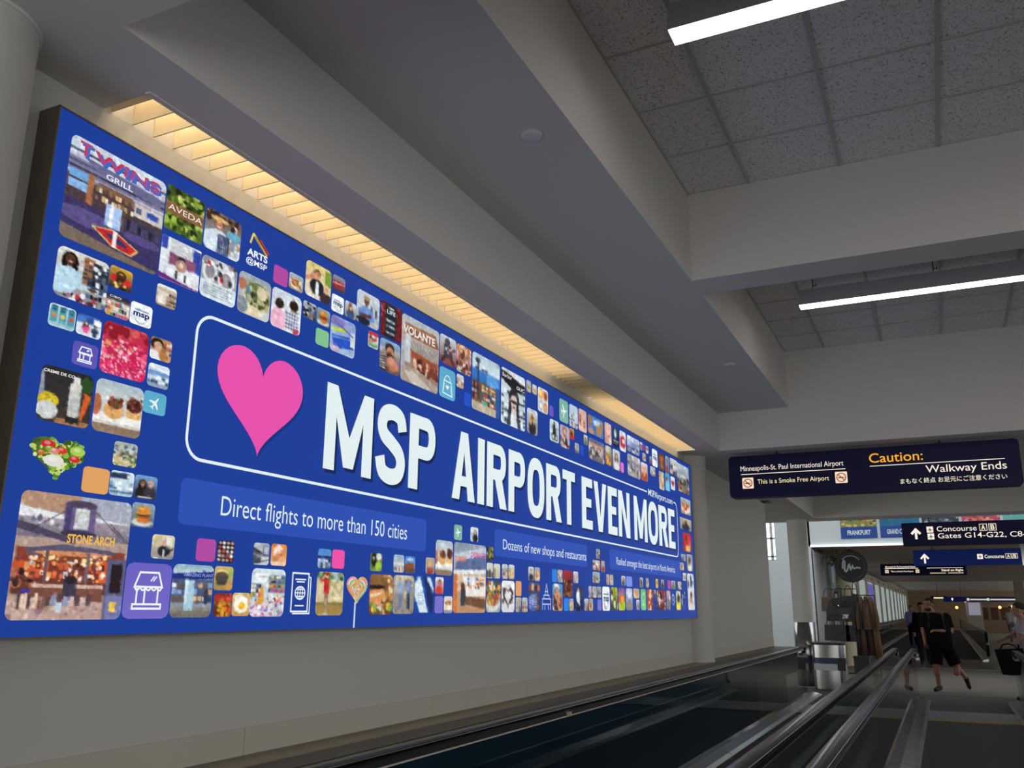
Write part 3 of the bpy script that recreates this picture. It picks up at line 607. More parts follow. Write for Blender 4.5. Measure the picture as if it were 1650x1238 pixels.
    'kids': [('g', 'c8d4e0', 'e4e8ec'), ('d', 0, .2, 1, .5, 14, .05, ['8898a8', 'f4f4f8', '607080']), ('r', .6, .1, 1, .4, 'dce4ec'), ('e', .27, .36, .14, .13, '2c1e18'), ('e', .25, .76, .26, .26, 'e8b0c8'), ('e', .74, .28, .15, .14, '2a1c16'), ('e', .74, .44, .1, .05, '9a6a50'), ('e', .7, .7, .25, .26, 'd8d8e4')]+[('l', .48, .52+.09*i, .92, .52+.09*i, .01, '40486c') for i in range(5)]+[('l', .52+.09*i, .48, .52+.09*i, .92, .01, '40486c') for i in range(5)]+[('r', .76, .85, .96, 1, 'c05060')],
    'abstract': [('g', '8a9cd0', 'a8bcdc'), ('p', [(0, 0), (.6, .1), (.4, .3), (0, .25)], '8078b8'), ('l', .1, .4, .6, .3, .05, 'b8d048'), ('p', [(.05, .55), (.75, .45), (.95, .75), (.2, .9)], '2450b8'), ('l', .1, .6, .8, .52, .02, '7090e0'), ('r', .8, .3, 1, .7, 'd0d8e0'), ('e', .2, .9, .2, .1, 'c8b0c8'), ('l', .3, .2, .9, .4, .02, '504890')],
    'phone': [('g', 'c8d0d8', 'a8b0b8'), ('s', .5, .2, 1, .7, 5, 1, ['485870', 'e0e8f0', '8898a8', '303848'])]+per(.42, .3, .18, SB, '4a3c34', '7a98d0', 0, .85, 0)+[('e', .42, .18, .15, .07, 'a08a6a'), ('p', [(.1, .55), (.7, .5), (.8, .8), (.4, .9), (.1, .85)], '6a8cd0'), ('l', .2, .75, .6, .68, .06, SB), ('e', .3, .9, .3, .12, '202430')],
    'kind': [('g', 'e0e4e0', 'c8d0c8'), ('r', 0, 0, 1, .22, 'c03038'), ('d', .1, .3, .9, .7, 16, .1, ['48a0b0', 'e0a030', 'd04838', '202830', 'f8f8f8']), ('r', .1, .75, .9, .9, '68a068')],
    'life': [('g', '5a1c20', '6a1c24'), ('d', 0, 0, 1, 1, 70, .04, ['a03038', '3a1014', 'c85858', '7a2428']), ('r', .22, .02, .72, 1, '24242c'), ('r', .34, .1, .6, .15, 'c8d8e0'), ('s', .27, .44, .67, .54, 5, 1, ['c8e0ea', '90a8b8']), ('s', .27, .6, .67, .7, 4, 1, ['98d0e0', 'c8e0ea']), ('s', .27, .8, .67, .87, 6, 1, ['c8d8e0', '98a8b8'])],
    'beard': [('g', '88a8c8', '6a4a40'), ('G', 0, .25, 1, .5, 'a8b4bc', '8a7064'), ('e', .48, .26, .22, .18, '2c2420'), ('e', .5, .36, .17, .17, 'c08068'), ('e', .5, .5, .17, .12, '4a2c20'), ('p', [(0, .55), (.3, .5), (.35, 1), (0, 1)], '302c30')]+[('l', .02, .55+.07*i, .28, .5+.08*i, .015, 'd8d8d8') for i in range(6)]+[('e', .62, .72, .3, .2, 'b87860'), ('e', .55, .62, .2, .12, 'c8896e')],
    'volante': [('g', 'c4c4c4', '8a6a58'), ('G', 0, 0, 1, .12, 'a8b0b4', 'b8bcc0'), ('p', [(.1, .12), (.9, .1), (1, .3), (.1, .3)], '8a5c44'), ('r', .06, .14, .9, .16, 'c88c60'), ('r', .06, .29, .92, .31, 'a06a48'), ('p', [(0, .34), (1, .34), (.7, .56), (.3, .56)], 'a8a09c')]+[('l', .1+.1*i, .34, .34+.04*i, .56, .006, '6a625e') for i in range(10)]+[('r', .1, .28, .24, .7, 'c8ccd0'), ('r', 0, .4, .1, .8, 'a8acb0'), ('p', [(.24, .5), (1, .55), (1, .8), (.3, .74)], '9a4c30'), ('d', .3, .6, 1, .84, 50, .04, ['5a2c20', 'c87848', '3a1c18', 'd8c0a8', '70382c']), ('p', [(0, .78), (.4, .74), (1, .9), (1, 1), (0, 1)], 'a8988c'), ('p', [(.1, .84), (.3, .8), (.9, 1), (.3, 1)], 'c8bcb0')],
    'hockey': [('g', 'c8d4dc', '7a5048'), ('r', 0, .75, 1, 1, '8a4840'), ('e', .45, .22, .16, .14, '4a4450'), ('p', [(.25, .3), (.65, .3), (.8, .7), (.3, .8)], '3c3848'), ('l', .3, .75, .15, .95, .07, '342c38'), ('l', .65, .7, .85, .95, .08, '583038'), ('l', .5, .5, .9, .4, .05, '6a4a4c'), ('d', .25, .3, .7, .7, 10, .05, ['c8c0c8', '802c38'])],
    'people3': [('g', 'a06844', 'c8b0a0'), ('d', 0, 0, 1, .4, 20, .1, ['c87840', '6a3c28', 'e8c8a8', 'd8a070']), ('d', 0, .35, 1, .75, 26, .1, ['e0d8d8', 'a05848', 'c8a0a0', '483c48']), ('d', 0, .7, 1, 1, 26, .08, ['281c1c', '5a7038', 'd8d0c8', '8a3a30'])],
    'bag': [('g', '58a8c8', '60b0d0')],
    'shopc': [('g', 'c8d8e0', '8a7868'), ('G', 0, 0, 1, .26, 'a8c4d0', 'd8e4ea'), ('s', .1, .22, 1, .28, 8, 1, ['304868', 'c8d4dc']), ('G', 0, .28, 1, .5, '3878c8', '3068b8'), ('p', [(.5, .28), (.9, .28), (1, .5), (.55, .5)], '5898d8'), ('r', 0, .48, 1, .86, '6a4c38'), ('s', .35, .5, .85, .84, 7, 5, GOODS+['c89858', 'e8c890']), ('r', .18, .1, .24, .8, '2a3440'), ('e', .2, .12, .09, .05, '303c48'), ('r', 0, .5, .17, .8, '3a3440'), ('s', 0, .5, .17, .8, 3, 3, ['c86838', '28303c', 'a8b8c8']), ('r', .86, .45, 1, 1, '2858a0'), ('e', .45, .84, .1, .04, '38a090'), ('p', [(0, .84), (.86, .86), (.86, 1), (0, 1)], 'b8ac98')],
    'barber': [('g', 'c8d8dc', 'b0bcc4'), ('p', [(0, 0), (1, 0), (1, .16), (0, .06)], 'd8dce0'), ('p', [(0, .04), (1, .16), (1, .34), (.5, .34), (0, .2)], '1c1c22'), ('r', 0, .34, 1, 1, 'c4d4da'), ('s', .02, .36, .34, .95, 3, 7, ['24303c', 'd0dce0', '4a5c68', 'e8f0f0']), ('s', .72, .4, 1, .95, 3, 7, ['24303c', 'd0dce0', '4a5c68', 'e8f0f0']), ('e', .52, .5, .22, .2, '22242c'), ('e', .52, .56, .15, .14, 'd0c0b8'), ('r', .4, .52, .64, .57, '14161c'), ('e', .52, .64, .06, .02, '8a4848'), ('e', .36, .68, .06, .16, '22242c'), ('e', .68, .68, .06, .16, '22242c'), ('p', [(.3, .78), (.72, .78), (.82, 1), (.22, 1)], '3a4450'), ('p', [(.42, .74), (.62, .74), (.68, 1), (.38, 1)], 'e4eaec'), ('r', .47, .66, .57, .78, 'd0bcb0')],
    'drinks': [('g', 'd8dce0', 'd0d0d0'), ('e', .28, .26, .2, .2, 'd89848'), ('e', .74, .28, .2, .2, 'c87038'), ('e', .28, .74, .2, .2, 'a8b0b0'), ('e', .74, .74, .2, .2, 'c08048'), ('e', .28, .26, .12, .12, 'f0c880'), ('e', .74, .28, .12, .12, '9a4828'), ('e', .28, .74, .12, .12, 'e8f0f0'), ('e', .74, .74, .12, .12, 'e0a868')],
    'bldg': [('g', 'b8ccdc', 'c8ccd0'), ('s', 0, .3, 1, 1, 5, 5, ['7088a0', 'e0e8ec', '4a5c70', 'b0bcc8', '8a6a58'])],
    'neck': [('g', 'c8a898', 'd0a898'), ('e', .4, .3, .3, .3, 'd8b0a0'), ('p', [(.1, .5), (.9, .4), (1, 1), (0, 1)], 'e0bca8'), ('e', .68, .65, .14, .14, '9a3030'), ('e', .68, .65, .07, .07, 'e8c0b0'), ('e', .2, .5, .12, .3, '8a4840')],
    'arms': [('g', '3868b8', '4878c8'), ('p', [(0, 0), (.3, .1), (.25, .5), (0, .7)], '9a7058'), ('p', [(.5, .3), (.9, .1), (1, .4), (.8, 1), (.5, .9)], 'a88060'), ('e', .55, .3, .2, .14, 'c8e0f8'), ('d', .3, .1, .8, .5, 20, .03, ['f0f8ff', '88b8e8']), ('e', .2, .85, .22, .16, 'b08868')],
    'facep': [('g', 'd0a898', 'c89888'), ('e', .5, .3, .36, .28, 'dcb4a4'), ('e', .35, .3, .08, .03, '4a3430'), ('e', .6, .6, .12, .05, 'b04850'), ('e', .8, .8, .2, .2, 'e8d0c4')],
    'dark2': [('g', '28344c', '1c2434'), ('e', .45, .3, .2, .22, 'a8c0d4'), ('r', .4, .3, .55, .55, 'e0ecf4'), ('r', .1, .65, .9, .7, 'c8d0dc'), ('r', .1, .76, .8, .8, '8898b0')],
    'redc': [('g', 'dce4e8', 'd8e0e4'), ('e', .5, .55, .46, .3, 'c02838'), ('e', .6, .5, .2, .12, 'e8ecee'), ('r', .5, .44, .9, .56, 'dce4e8')],
    'hallp': [('g', 'c0c8d8', '9aa4bc'), ('r', .1, 0, .3, .2, 'e8f0f8'), ('s', 0, .1, 1, .45, 9, 2, ['d0d8e8', '606c90', 'b0b8cc', 'e8ecf4']), ('e', .5, .55, .3, .25, '7a8cc0'), ('s', 0, .6, 1, 1, 8, 2, ['404860', 'c0c4d0', '707c98', '98745c'])],
    'bike': [('g', 'c8dce0', 'b0c0c4'), ('r', 0, .35, 1, .4, '8898a4'), ('p', [(.4, .1), (.55, .1), (.7, .6), (.3, .7)], '20242c'), ('o', .4, .75, .22, .16, '181c20', .05), ('o', .68, .78, .2, .14, '282c30', .05), ('e', .48, .12, .08, .06, '5a3c30')],
    'girl': [('g', 'b8a0c0', 'b0a8a0'), ('e', .5, .25, .24, .18, '7a5a44'), ('e', .5, .28, .16, .14, 'd8a890'), ('e', .45, .62, .3, .22, 'a84858'), ('d', 0, .5, 1, 1, 20, .1, ['c8c4c0', '684858', '3a2c38', 'd0d8e0'])],
    'yelred': [('g', 'e0c030', 'c03028'), ('e', .4, .5, .3, .16, '38302c'), ('r', 0, .62, 1, 1, 'b82c28')],
    'crowd': [('g', 'b0a8a0', '6a6468'), ('r', 0, 0, 1, .2, '586888'), ('r', 0, .2, 1, .3, 'c88868'), ('s', 0, .3, 1, .95, 10, 3, ['383440', 'c8b0a0', '8a5c50', 'e0d8d4', '50607c', '201c24']), ('d', 0, .35, 1, .9, 30, .04, ['d0a890', '282430', 'e8e4e0'])],
    'gold': [('g', 'a8b098', '8a5c28'), ('e', .4, .25, .3, .2, 'd0d4c4'), ('p', [(.3, .4), (.6, .35), (.9, 1), (.2, 1)], 'c08838'), ('d', .2, .4, .9, 1, 16, .08, ['8a5420', 'e0b060', '3a2c20'])],
    'hallq': [('g', 'b8b0b0', 'a09898'), ('s', 0, 0, 1, .5, 6, 2, ['88909c', 'e0dcdc', '585c6c', 'c8b8a8']), ('r', .3, .3, .6, .7, '4a505c'), ('r', .34, .34, .56, .62, 'a8b4c0'), ('s', 0, .6, 1, 1, 6, 2, ['c8c0b8', '68606c', 'e8e4e0', '8a7468'])],
    'hatch': [('g', 'dce0e4', 'b05838'), ('e', .32, .4, .2, .22, 'd8a080'), ('e', .7, .42, .2, .22, 'd09878'), ('e', .5, .75, .4, .22, 'a8502c'), ('l', .3, .35, .5, .7, .04, 'f0e4dc'), ('l', .7, .35, .5, .7, .04, 'f0e4dc')],
    'cock': [('g', '6a4028', '8a5030'), ('p', [(.2, .2), (.8, .2), (.55, .6), (.45, .6)], 'c86028'), ('r', .47, .6, .53, .85, 'd8c8b8'), ('e', .5, .86, .22, .04, 'c8b0a0'), ('r', 0, .85, 1, 1, '5a3424')],
    'pour': [('g', 'a8a8a0', 'c8b898'), ('p', [(0, 0), (.4, 0), (.7, .8), (.4, .9)], 'c89a60'), ('e', .7, .3, .2, .2, 'd8e0e4'), ('d', 0, 0, 1, 1, 10, .1, ['8a6a48', 'e8e0d0'])],
    'bluef': [('g', '48a8e0', '58b8e8'), ('e', .4, .4, .3, .2, '7a4c50'), ('e', .5, .7, .3, .3, '88c0e8')],
    'wheart': [('g', 'e0e4e8', 'd8dce0'), ('p', heartpts(.5, .5, .36, .24), 'b03038')],
    'bigr': [('g', 'a8c0d4', '5a5048'), ('d', .1, .05, .9, .35, 16, .04, ['e8f0f8', '8898b0', 'd8b8a8']), ('r', 0, .38, 1, .5, 'c8d0d4'), ('d', .1, .45, 1, .8, 30, .08, ['38342c', 'b8b0a0', '6a7068', '1c1c1c']), ('r', 0, .78, 1, 1, '807060'), ('d', 0, .78, 1, 1, 20, .06, ['c8b8a8', '3a342c', 'a0503c'])],
    'red3': [('g', 'b82c30', 'a02428'), ('e', .6, .5, .36, .3, 'd03838'), ('p', [(.3, .7), (.9, .6), (.8, 1), (.3, 1)], 'd8b060'), ('e', .4, .3, .12, .2, '802024')],
    'store': [('g', '5850b0', '6058b8')], 'store2': [('g', '6a60c0', '7468c4')],
    }
    if name in A: return A[name]
    rg = random.Random(name)
    k = rg.randrange(4)
    sky = rg.choice(['c8d4dc', 'd8dce0', 'a8b8c4', 'b8a898', '98a8b8', 'c0b4a4'])
    if k == 0: return [('g', sky, '8a8078')]+per(.5, .34, .24, rg.choice([SK, SD, SB]), rg.choice(['241a16', '5a3a24', 'c8a878']), rg.choice(['a03838', '38507c', 'e0e0e0', '282830', '587848']), rg.randrange(2), .85, 0)
    if k == 1: return [('g', sky, 'a08868'), ('e', .5, .6, .42, .3, 'e8e4dc'), ('e', .5, .55, .32, .22, rg.choice(['a85030', 'c88838', '7a8a40', '8a5a38'])), ('d', .2, .35, .8, .75, 18, .08, ['d8a048', '58803c', 'b83828', 'f0e0c0'])]
    if k == 2: return [('g', sky, 'b0a8a0')]+shelves(0, .25, 1, 1, 3, 5)
    return [('g', sky, '605c60'), ('s', 0, .35, 1, 1, 5, 2, ['303440', 'c8b8a8', '8a5c48', 'e8e8ec', '4a6488']), ('d', 0, .3, 1, .7, 10, .07, ['d0a888', '282428', 'e8ecf0'])]
TEXTS = {   # lettering inside tiles: text, x0, baseline, x1 (fractions from top left), cap height, colour, weight
    'twins': [('T', .10, .17, .22, .12, '3a68c0', .05), ('WINS', .24, .172, .95, .1, '3a68c0', .05), ('T', .08, .155, .2, .12, 'c83050', .03), ('WINS', .22, .155, .93, .1, 'c83050', .03), ('GRILL', .36, .275, .64, .055, 'dfe6f2', .02)],
    'aveda': [('AVEDA', .06, .55, .95, .13, 'f2ece0', .0)],
    'msp': [('msp', .13, .6, .87, .25, '12306a', .035)],
    'kiosk': [('CIBO', .12, .15, .6, .09, 'e8e4e0', .01)],
    'creme': [('CREME DE CO', .03, .13, .62, .05, 'eeeeee', .02)],
    'arch': [('STONE ARCH', .42, .385, .86, .068, 'f0b850', .03)],
    'planet': [('AMAZING PLANT', .25, .225, .98, .06, '8fa4e8', .01)],
    'volante': [('VOLANTE', .03, .27, .88, .11, 'e8e4de', .03)],
    'barber': [('GUC', .62, .28, .96, .06, 'e8e8e8', .01), ('Barber', .04, .16, .42, .07, 'e8e8e8', .0)],
    'life': [('LIFE', .27, .3, .66, .11, 'cfe2ea', .02)],
    'donut': [("DUNKIN'", .02, .27, .36, .07, 'e07848', .03), ('DONUTS', .5, .19, .98, .07, 'd85890', .03)],
}
# ---------------------------------------------------------------- flat artwork (signs, printed graphics)
class Flat:
    """Coloured shapes on a plane: (u, v) points with a layer number."""
    def __init__(s): s.mb = []; s.marks = []
    def part(s, name): s.marks.append((len(s.mb), name)); return s
    def parts(s):
        ms = s.marks or [(0, 'lettering')]
        for i, (a, n) in enumerate(ms):
            b = ms[i+1][0] if i+1 < len(ms) else len(s.mb)
            if b > a: f_ = Flat(); f_.mb = s.mb[a:b]; yield n, f_
    def poly(s, pts, c, layer=1): s.mb.append(([tuple(p) for p in pts], [tuple(range(len(pts)))], c, layer)); return s
    def rect(s, a, b, c_, d, col, layer=1): return s.poly([(a, b), (c_, b), (c_, d), (a, d)], col, layer)
    def rrect(s, x0, y0, x1, y1, r, col, layer=1, n=6):
        p = []
        for cx, cy, a0 in ((x1-r, y1-r, 0), (x0+r, y1-r, 90), (x0+r, y0+r, 180), (x1-r, y0+r, 270)):
            for i in range(n+1):
                a = R(a0+90*i/n); p.append((cx+r*math.cos(a), cy+r*math.sin(a)))
        return s.poly(p, col, layer)
    def strip(s, pts, wd, col, layer=1, closed=False):
        n = len(pts); L = []; Rr = []
        for i in range(n):
            a = pts[i-1] if (i or closed) else pts[i]; b = pts[(i+1) % n] if (i < n-1 or closed) else pts[i]
            p = pts[i]
            d1 = Vector((p[0]-a[0], p[1]-a[1])); d2 = Vector((b[0]-p[0], b[1]-p[1]))
            if d1.length < 1e-9: d1 = d2
            if d2.length < 1e-9: d2 = d1
            d1.normalize(); d2.normalize(); n1 = Vector((-d1.y, d1.x)); n2 = Vector((-d2.y, d2.x))
            m_ = n1+n2
            if m_.length < 1e-6: m_ = n1
            m_.normalize(); k = min(1/max(m_.dot(n1), .3), 2.2)*wd/2
            L.append((p[0]+m_.x*k, p[1]+m_.y*k)); Rr.append((p[0]-m_.x*k, p[1]-m_.y*k))
        v = L+Rr; f = [(i, n+i, n+i+1, i+1) for i in range(n-1)]
        if closed: f.append((n-1, 2*n-1, n, 0))
        s.mb.append((v, f, col, layer)); return s
    def ring(s, cx, cy, rx, ry, wd, col, layer=1, a0=0, a1=360, n=32, pw=2.0):
        pts = []
        for i in range(n+1 if a1-a0 < 360 else n):
            a = R(a0+(a1-a0)*i/n); c, q = math.cos(a), math.sin(a)
            pts.append((cx+(rx-wd/2)*math.copysign(abs(c)**(2/pw), c), cy+(ry-wd/2)*math.copysign(abs(q)**(2/pw), q)))
        return s.strip(pts, wd, col, layer, a1-a0 >= 360)
    def disc(s, cx, cy, rx, ry, col, layer=1, n=28): return s.poly([(cx+rx*math.cos(2*math.pi*i/n), cy+ry*math.sin(2*math.pi*i/n)) for i in range(n)], col, layer)
    def text(s, body, x0, base, x1, cap, col, layer=1, offset=0.0):
        v, f = text2d(body, x0, base, x1, cap, offset); s.mb.append(([tuple(p) for p in v], f, col, layer)); return s
    def fill(s, mb, fn):
        for v, f, c, l in s.mb: mb.add([fn(p[0], p[1], l) for p in v], f, hx(c) if isinstance(c, str) else c)
        return mb
GL = dict(M=.92, S=.66, P=.68, A=.72, I=.23, R=.71, O=.74, T=.64, E=.56, V=.72, N=.75)
def glyph(fl, ch, x, y, wd, h, col, layer, dx=0, dy=0):
    """Heavy condensed capitals drawn by hand."""
    x += dx; y += dy; t = .225*h; a = .175*h; g = GL[ch]*h; k = wd/g
    def X(u): return x+u*k
    t *= k
    def vr(u0, u1, v0=0, v1=h): fl.rect(u0, y+v0, u1, y+v1, col, layer)
    xr = x+wd
    if ch == 'I': vr(x, xr)
    elif ch == 'E':
        vr(x, x+t); vr(x+t, xr, 0, a); vr(x+t, xr, h-a, h); vr(x+t, xr-.06*h*k, .43*h, .43*h+a*.95)
    elif ch == 'T': vr(x, xr, h-a, h); vr(x+(wd-t)/2, x+(wd+t)/2, 0, h-a)
    elif ch == 'M':
        vr(x, x+t*.88); vr(xr-t*.88, xr); mx_ = x+wd/2
        fl.poly([(x+t*.88, y+h), (x+t*.4, y+h), (mx_-t*.42, y+.06*h), (mx_, y+.06*h), (mx_, y+.42*h)], col, layer)
        fl.poly([(mx_, y+.42*h), (mx_, y+.06*h), (mx_+t*.42, y+.06*h), (xr-t*.4, y+h), (xr-t*.88, y+h)], col, layer)
    elif ch == 'N':
        vr(x, x+t*.92); vr(xr-t*.92, xr); fl.poly([(x+t*.2, y+h), (xr-t*1.1, y), (xr-t*.2, y), (x+t*1.1, y+h)], col, layer)
    elif ch == 'V':
        c = x+wd/2; fl.poly([(x, y+h), (c-t*.5, y), (c+t*.5, y), (c, y+.3*h), (x+t, y+h)], col, layer); fl.poly([(c+t*.5, y), (xr, y+h), (xr-t, y+h), (c, y+.3*h)], col, layer)
    elif ch == 'A':
        c = x+wd/2; fl.poly([(x, y), (x+t, y), (c, y+.7*h), (c+t*.5, y+h), (c-t*.5, y+h)], col, layer); fl.poly([(xr-t, y), (xr, y), (c+t*.5, y+h), (c, y+.7*h)], col, layer)
        vr(x+.22*wd, xr-.22*wd, .2*h, .2*h+a*.85)
    elif ch in 'PR':
        vr(x, x+t); v0 = .42*h if ch == 'P' else .43*h
        rr = (h-v0)/2
        xc = xr-rr*.95*k
        for yy in (y+v0, y+h-a): fl.rect(x+t, yy, xc, yy+a, col, layer)
        pts = [(xc-.03*h, y+v0+a/2)]
        for i in range(17):
            b = R(-90+180*i/16); c, q = math.cos(b), math.sin(b)
            pts.append((xc+(xr-xc-t/2)*abs(c)**.85, y+v0+rr+(rr-a/2)*math.copysign(abs(q)**.85, q)))
        pts.append((xc-.03*h, y+h-a/2)); fl.strip(pts, .18*h, col, layer)
        if ch == 'R': fl.poly([(x+.38*wd, y+v0+.05*h), (xr-t*1.02, y), (xr+.02*h, y), (x+.74*wd, y+v0+.08*h)], col, layer)
    elif ch == 'O': fl.ring(x+wd/2, y+h/2, wd/2, h*.515, .205*h, col, layer, n=40, pw=2.6)
    elif ch == 'S':
        P = [(.575, .70), (.52, .86), (.35, .915), (.17, .865), (.112, .73), (.17, .60), (.34, .51), (.5, .41), (.556, .275), (.5, .135), (.33, .085), (.15, .14), (.085, .315)]
        pts = []
        for i in range(len(P)-1):
            p0, p1, p2, p3 = P[max(i-1, 0)], P[i], P[i+1], P[min(i+2, len(P)-1)]
            for j in range(5):
                q = j/5.0
                pts.append(tuple(.5*((2*p1[m_])+(-p0[m_]+p2[m_])*q+(2*p0[m_]-5*p1[m_]+4*p2[m_]-p3[m_])*q*q+(-p0[m_]+3*p1[m_]-3*p2[m_]+p3[m_])*q**3) for m_ in (0, 1)))
        pts.append(P[-1]); fl.strip([(x+u*h*k, y+v*h) for u, v in pts], .205*h, col, layer)
PLANE = [(0, .5), (.05, .45), (.07, .3), (.07, .12), (.48, -.14), (.48, -.24), (.07, -.12), (.05, -.34), (.17, -.43), (.17, -.5), (0, -.45), (-.17, -.5), (-.17, -.43), (-.05, -.34), (-.07, -.12), (-.48, -.24), (-.48, -.14), (-.07, .12), (-.07, .3), (-.05, .45)]
def icon_plane(fl, cx, cy, s, col, layer, rot=0):
    c, q = math.cos(R(rot)), math.sin(R(rot))
    # convex pieces so the outline stays crisp
    for idx in ([19, 0, 1, 2, 3, 7, 8, 9, 10, 11, 12, 13, 17, 18], ): pass
    fl.poly([(cx+s*(a*c-b*q), cy+s*(a*q+b*c)) for a, b in PLANE], col, layer)
def icon_store(fl, x0, y0, x1, y1, col, layer, wd):
    w_, h_ = x1-x0, y1-y0
    def P(*p): return [(x0+a*w_, y0+b*h_) for a, b in p]
    fl.strip(P((.16, 1), (.84, 1), (1, .6), (0, .6)), wd, col, layer, True)
    for i in range(5): fl.ring(x0+(.1+.2*i)*w_, y0+.58*h_, .1*w_, .1*h_, wd*.9, col, layer, 180, 360, 8)
    for u in (.1, .38, .86): fl.strip(P((u, .56), (u, .12)), wd, col, layer)
    fl.strip(P((-.02, .12), (1.0, .12), (1.0, 0), (-.02, 0)), wd, col, layer, True)
    for d in (0, .09): fl.strip(P((.56+d, .76), (.68+d, .9)), wd*.7, col, layer)
# ---------------------------------------------------------------- the billboard
XF = -2.603
BY0, BY1, BZ0, BZ1 = 1.774, 10.462, 1.398, 3.192
bill = empty('billboard', (XF, (BY0+BY1)/2, BZ0), 'huge blue backlit billboard of photo tiles with a pink heart on the left wall', 'billboard')
MB().box(-2.704, BY0, BZ0, XF-.004, BY1, BZ1).build('cabinet', M_FRAME, bill)
def on_wall(u, v, l): return (XF+.0011*l, u, v)
BLUE = '183c97'
f = Flat().rect(BY0+.006, BZ0+.006, BY1-.006, BZ1-.006, BLUE, 0)
f.fill(MB(), on_wall).build('face', FILM, bill, fix=False)
ed = MB()
for a in ((BY0, BZ0, BY1, BZ0+.006), (BY0, BZ1-.006, BY1, BZ1), (BY0, BZ0, BY0+.006, BZ1), (BY1-.006, BZ0, BY1, BZ1)):
    ed.box(XF-.004, a[0], a[1], XF+.004, a[2], a[3])
ed.build('edge_trim', M_FRAME, bill)
# headline, heart, outline
WHITE = 'e2eff0'
hd = Flat()
words = (('MSP', 3.352, 4.405), ('AIRPORT', 4.603, 6.625), ('EVEN', 6.777, 8.04), ('MORE', 8.17, 9.632))
H0, HH = 2.142, .424
for wd, a, b in words:
    nat = sum(GL[c] for c in wd)*HH; gap = .085*HH*((b-a)/(nat+.085*HH*(len(wd)-1)))
    k = (b-a-gap*(len(wd)-1))/nat; x = a
    for c in wd:
        g = GL[c]*HH*k
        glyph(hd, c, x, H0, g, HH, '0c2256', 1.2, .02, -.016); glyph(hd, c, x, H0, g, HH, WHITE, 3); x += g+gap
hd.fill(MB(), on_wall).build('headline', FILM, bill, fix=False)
def heart2(cx, top, bot, hw, n=64):
    raw = []
    for i in range(n):
        t = 2*math.pi*i/n; raw.append((.5*math.sin(t)**3*2, (13*math.cos(t)-5*math.cos(2*t)-2*math.cos(3*t)-math.cos(4*t))/16.0))
    ys = [p[1] for p in raw]; a, b = min(ys), max(ys)
    return [(cx+hw*p[0], bot+(p[1]-a)/(b-a)*(top-bot)) for p in raw]
hp = heart2(2.897, 2.585, 2.125, .275)
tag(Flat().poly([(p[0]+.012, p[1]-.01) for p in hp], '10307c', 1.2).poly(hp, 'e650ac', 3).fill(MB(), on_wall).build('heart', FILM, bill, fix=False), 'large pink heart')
ol = Flat(); p = []; r_ = .085; x0, y0, x1, y1 = 2.495, 2.062, 9.755, 2.655
for cx, cy, a0 in ((x1-r_, y0+r_, 270), (x1-r_, y1-r_, 0)):
    if a0 == 0: p += [(cx+r_*math.cos(R(q)), cy+r_*math.sin(R(q))) for q in range(0, 91, 10)]
    else: p += [(cx+r_*math.cos(R(q)), cy+r_*math.sin(R(q))) for q in range(270, 361, 10)]
p = [(x0+r_, y0)]+p+[(9.62, y1)]
q_ = [(x0+r_*1.0, y0)]+[(x0+r_+r_*math.cos(R(q)), y0+r_+r_*math.sin(R(q))) for q in range(270, 179, -10)]
q_ += [(x0+r_+r_*math.cos(R(q)), y1-r_+r_*math.sin(R(q))) for q in range(180, 89, -10)]+[(8.62, y1)]
ol.strip(p, .013, WHITE, 2).strip(q_, .013, WHITE, 2)
ol.fill(MB(), on_wall).build('outline', FILM, bill, fix=False)
Flat().text('MSPAirport.com', 8.665, 2.625, 9.575, .066, WHITE, 3, .004).fill(MB(), on_wall).build('web_address', FILM, bill, fix=False)
for (a, b, c_, d), tx, (t0, tb, t1, cp) in (((2.492, 1.806, 4.325, 1.984), 'Direct flights to more than 150 cities', (2.712, 1.858, 4.118, .078)),
        ((5.188, 1.83, 6.888, 2.006), 'Dozens of new shops and restaurants', (5.31, 1.88, 6.86, .066)),
        ((7.44, 1.84, 9.83, 2.014), 'Ranked amongst the best airports in North America', (7.62, 1.884, 9.565, .066))):
    cpn = Flat().rrect(a, b, c_, d, .028, '2a4fb2', 1).fill(MB(), on_wall).build('caption_panel', FILM, bill, fix=False)
    Flat().text(tx, t0, tb, t1, cp, WHITE, 3, -.004).fill(MB(), on_wall).build('caption', FILM, cpn, fix=False)
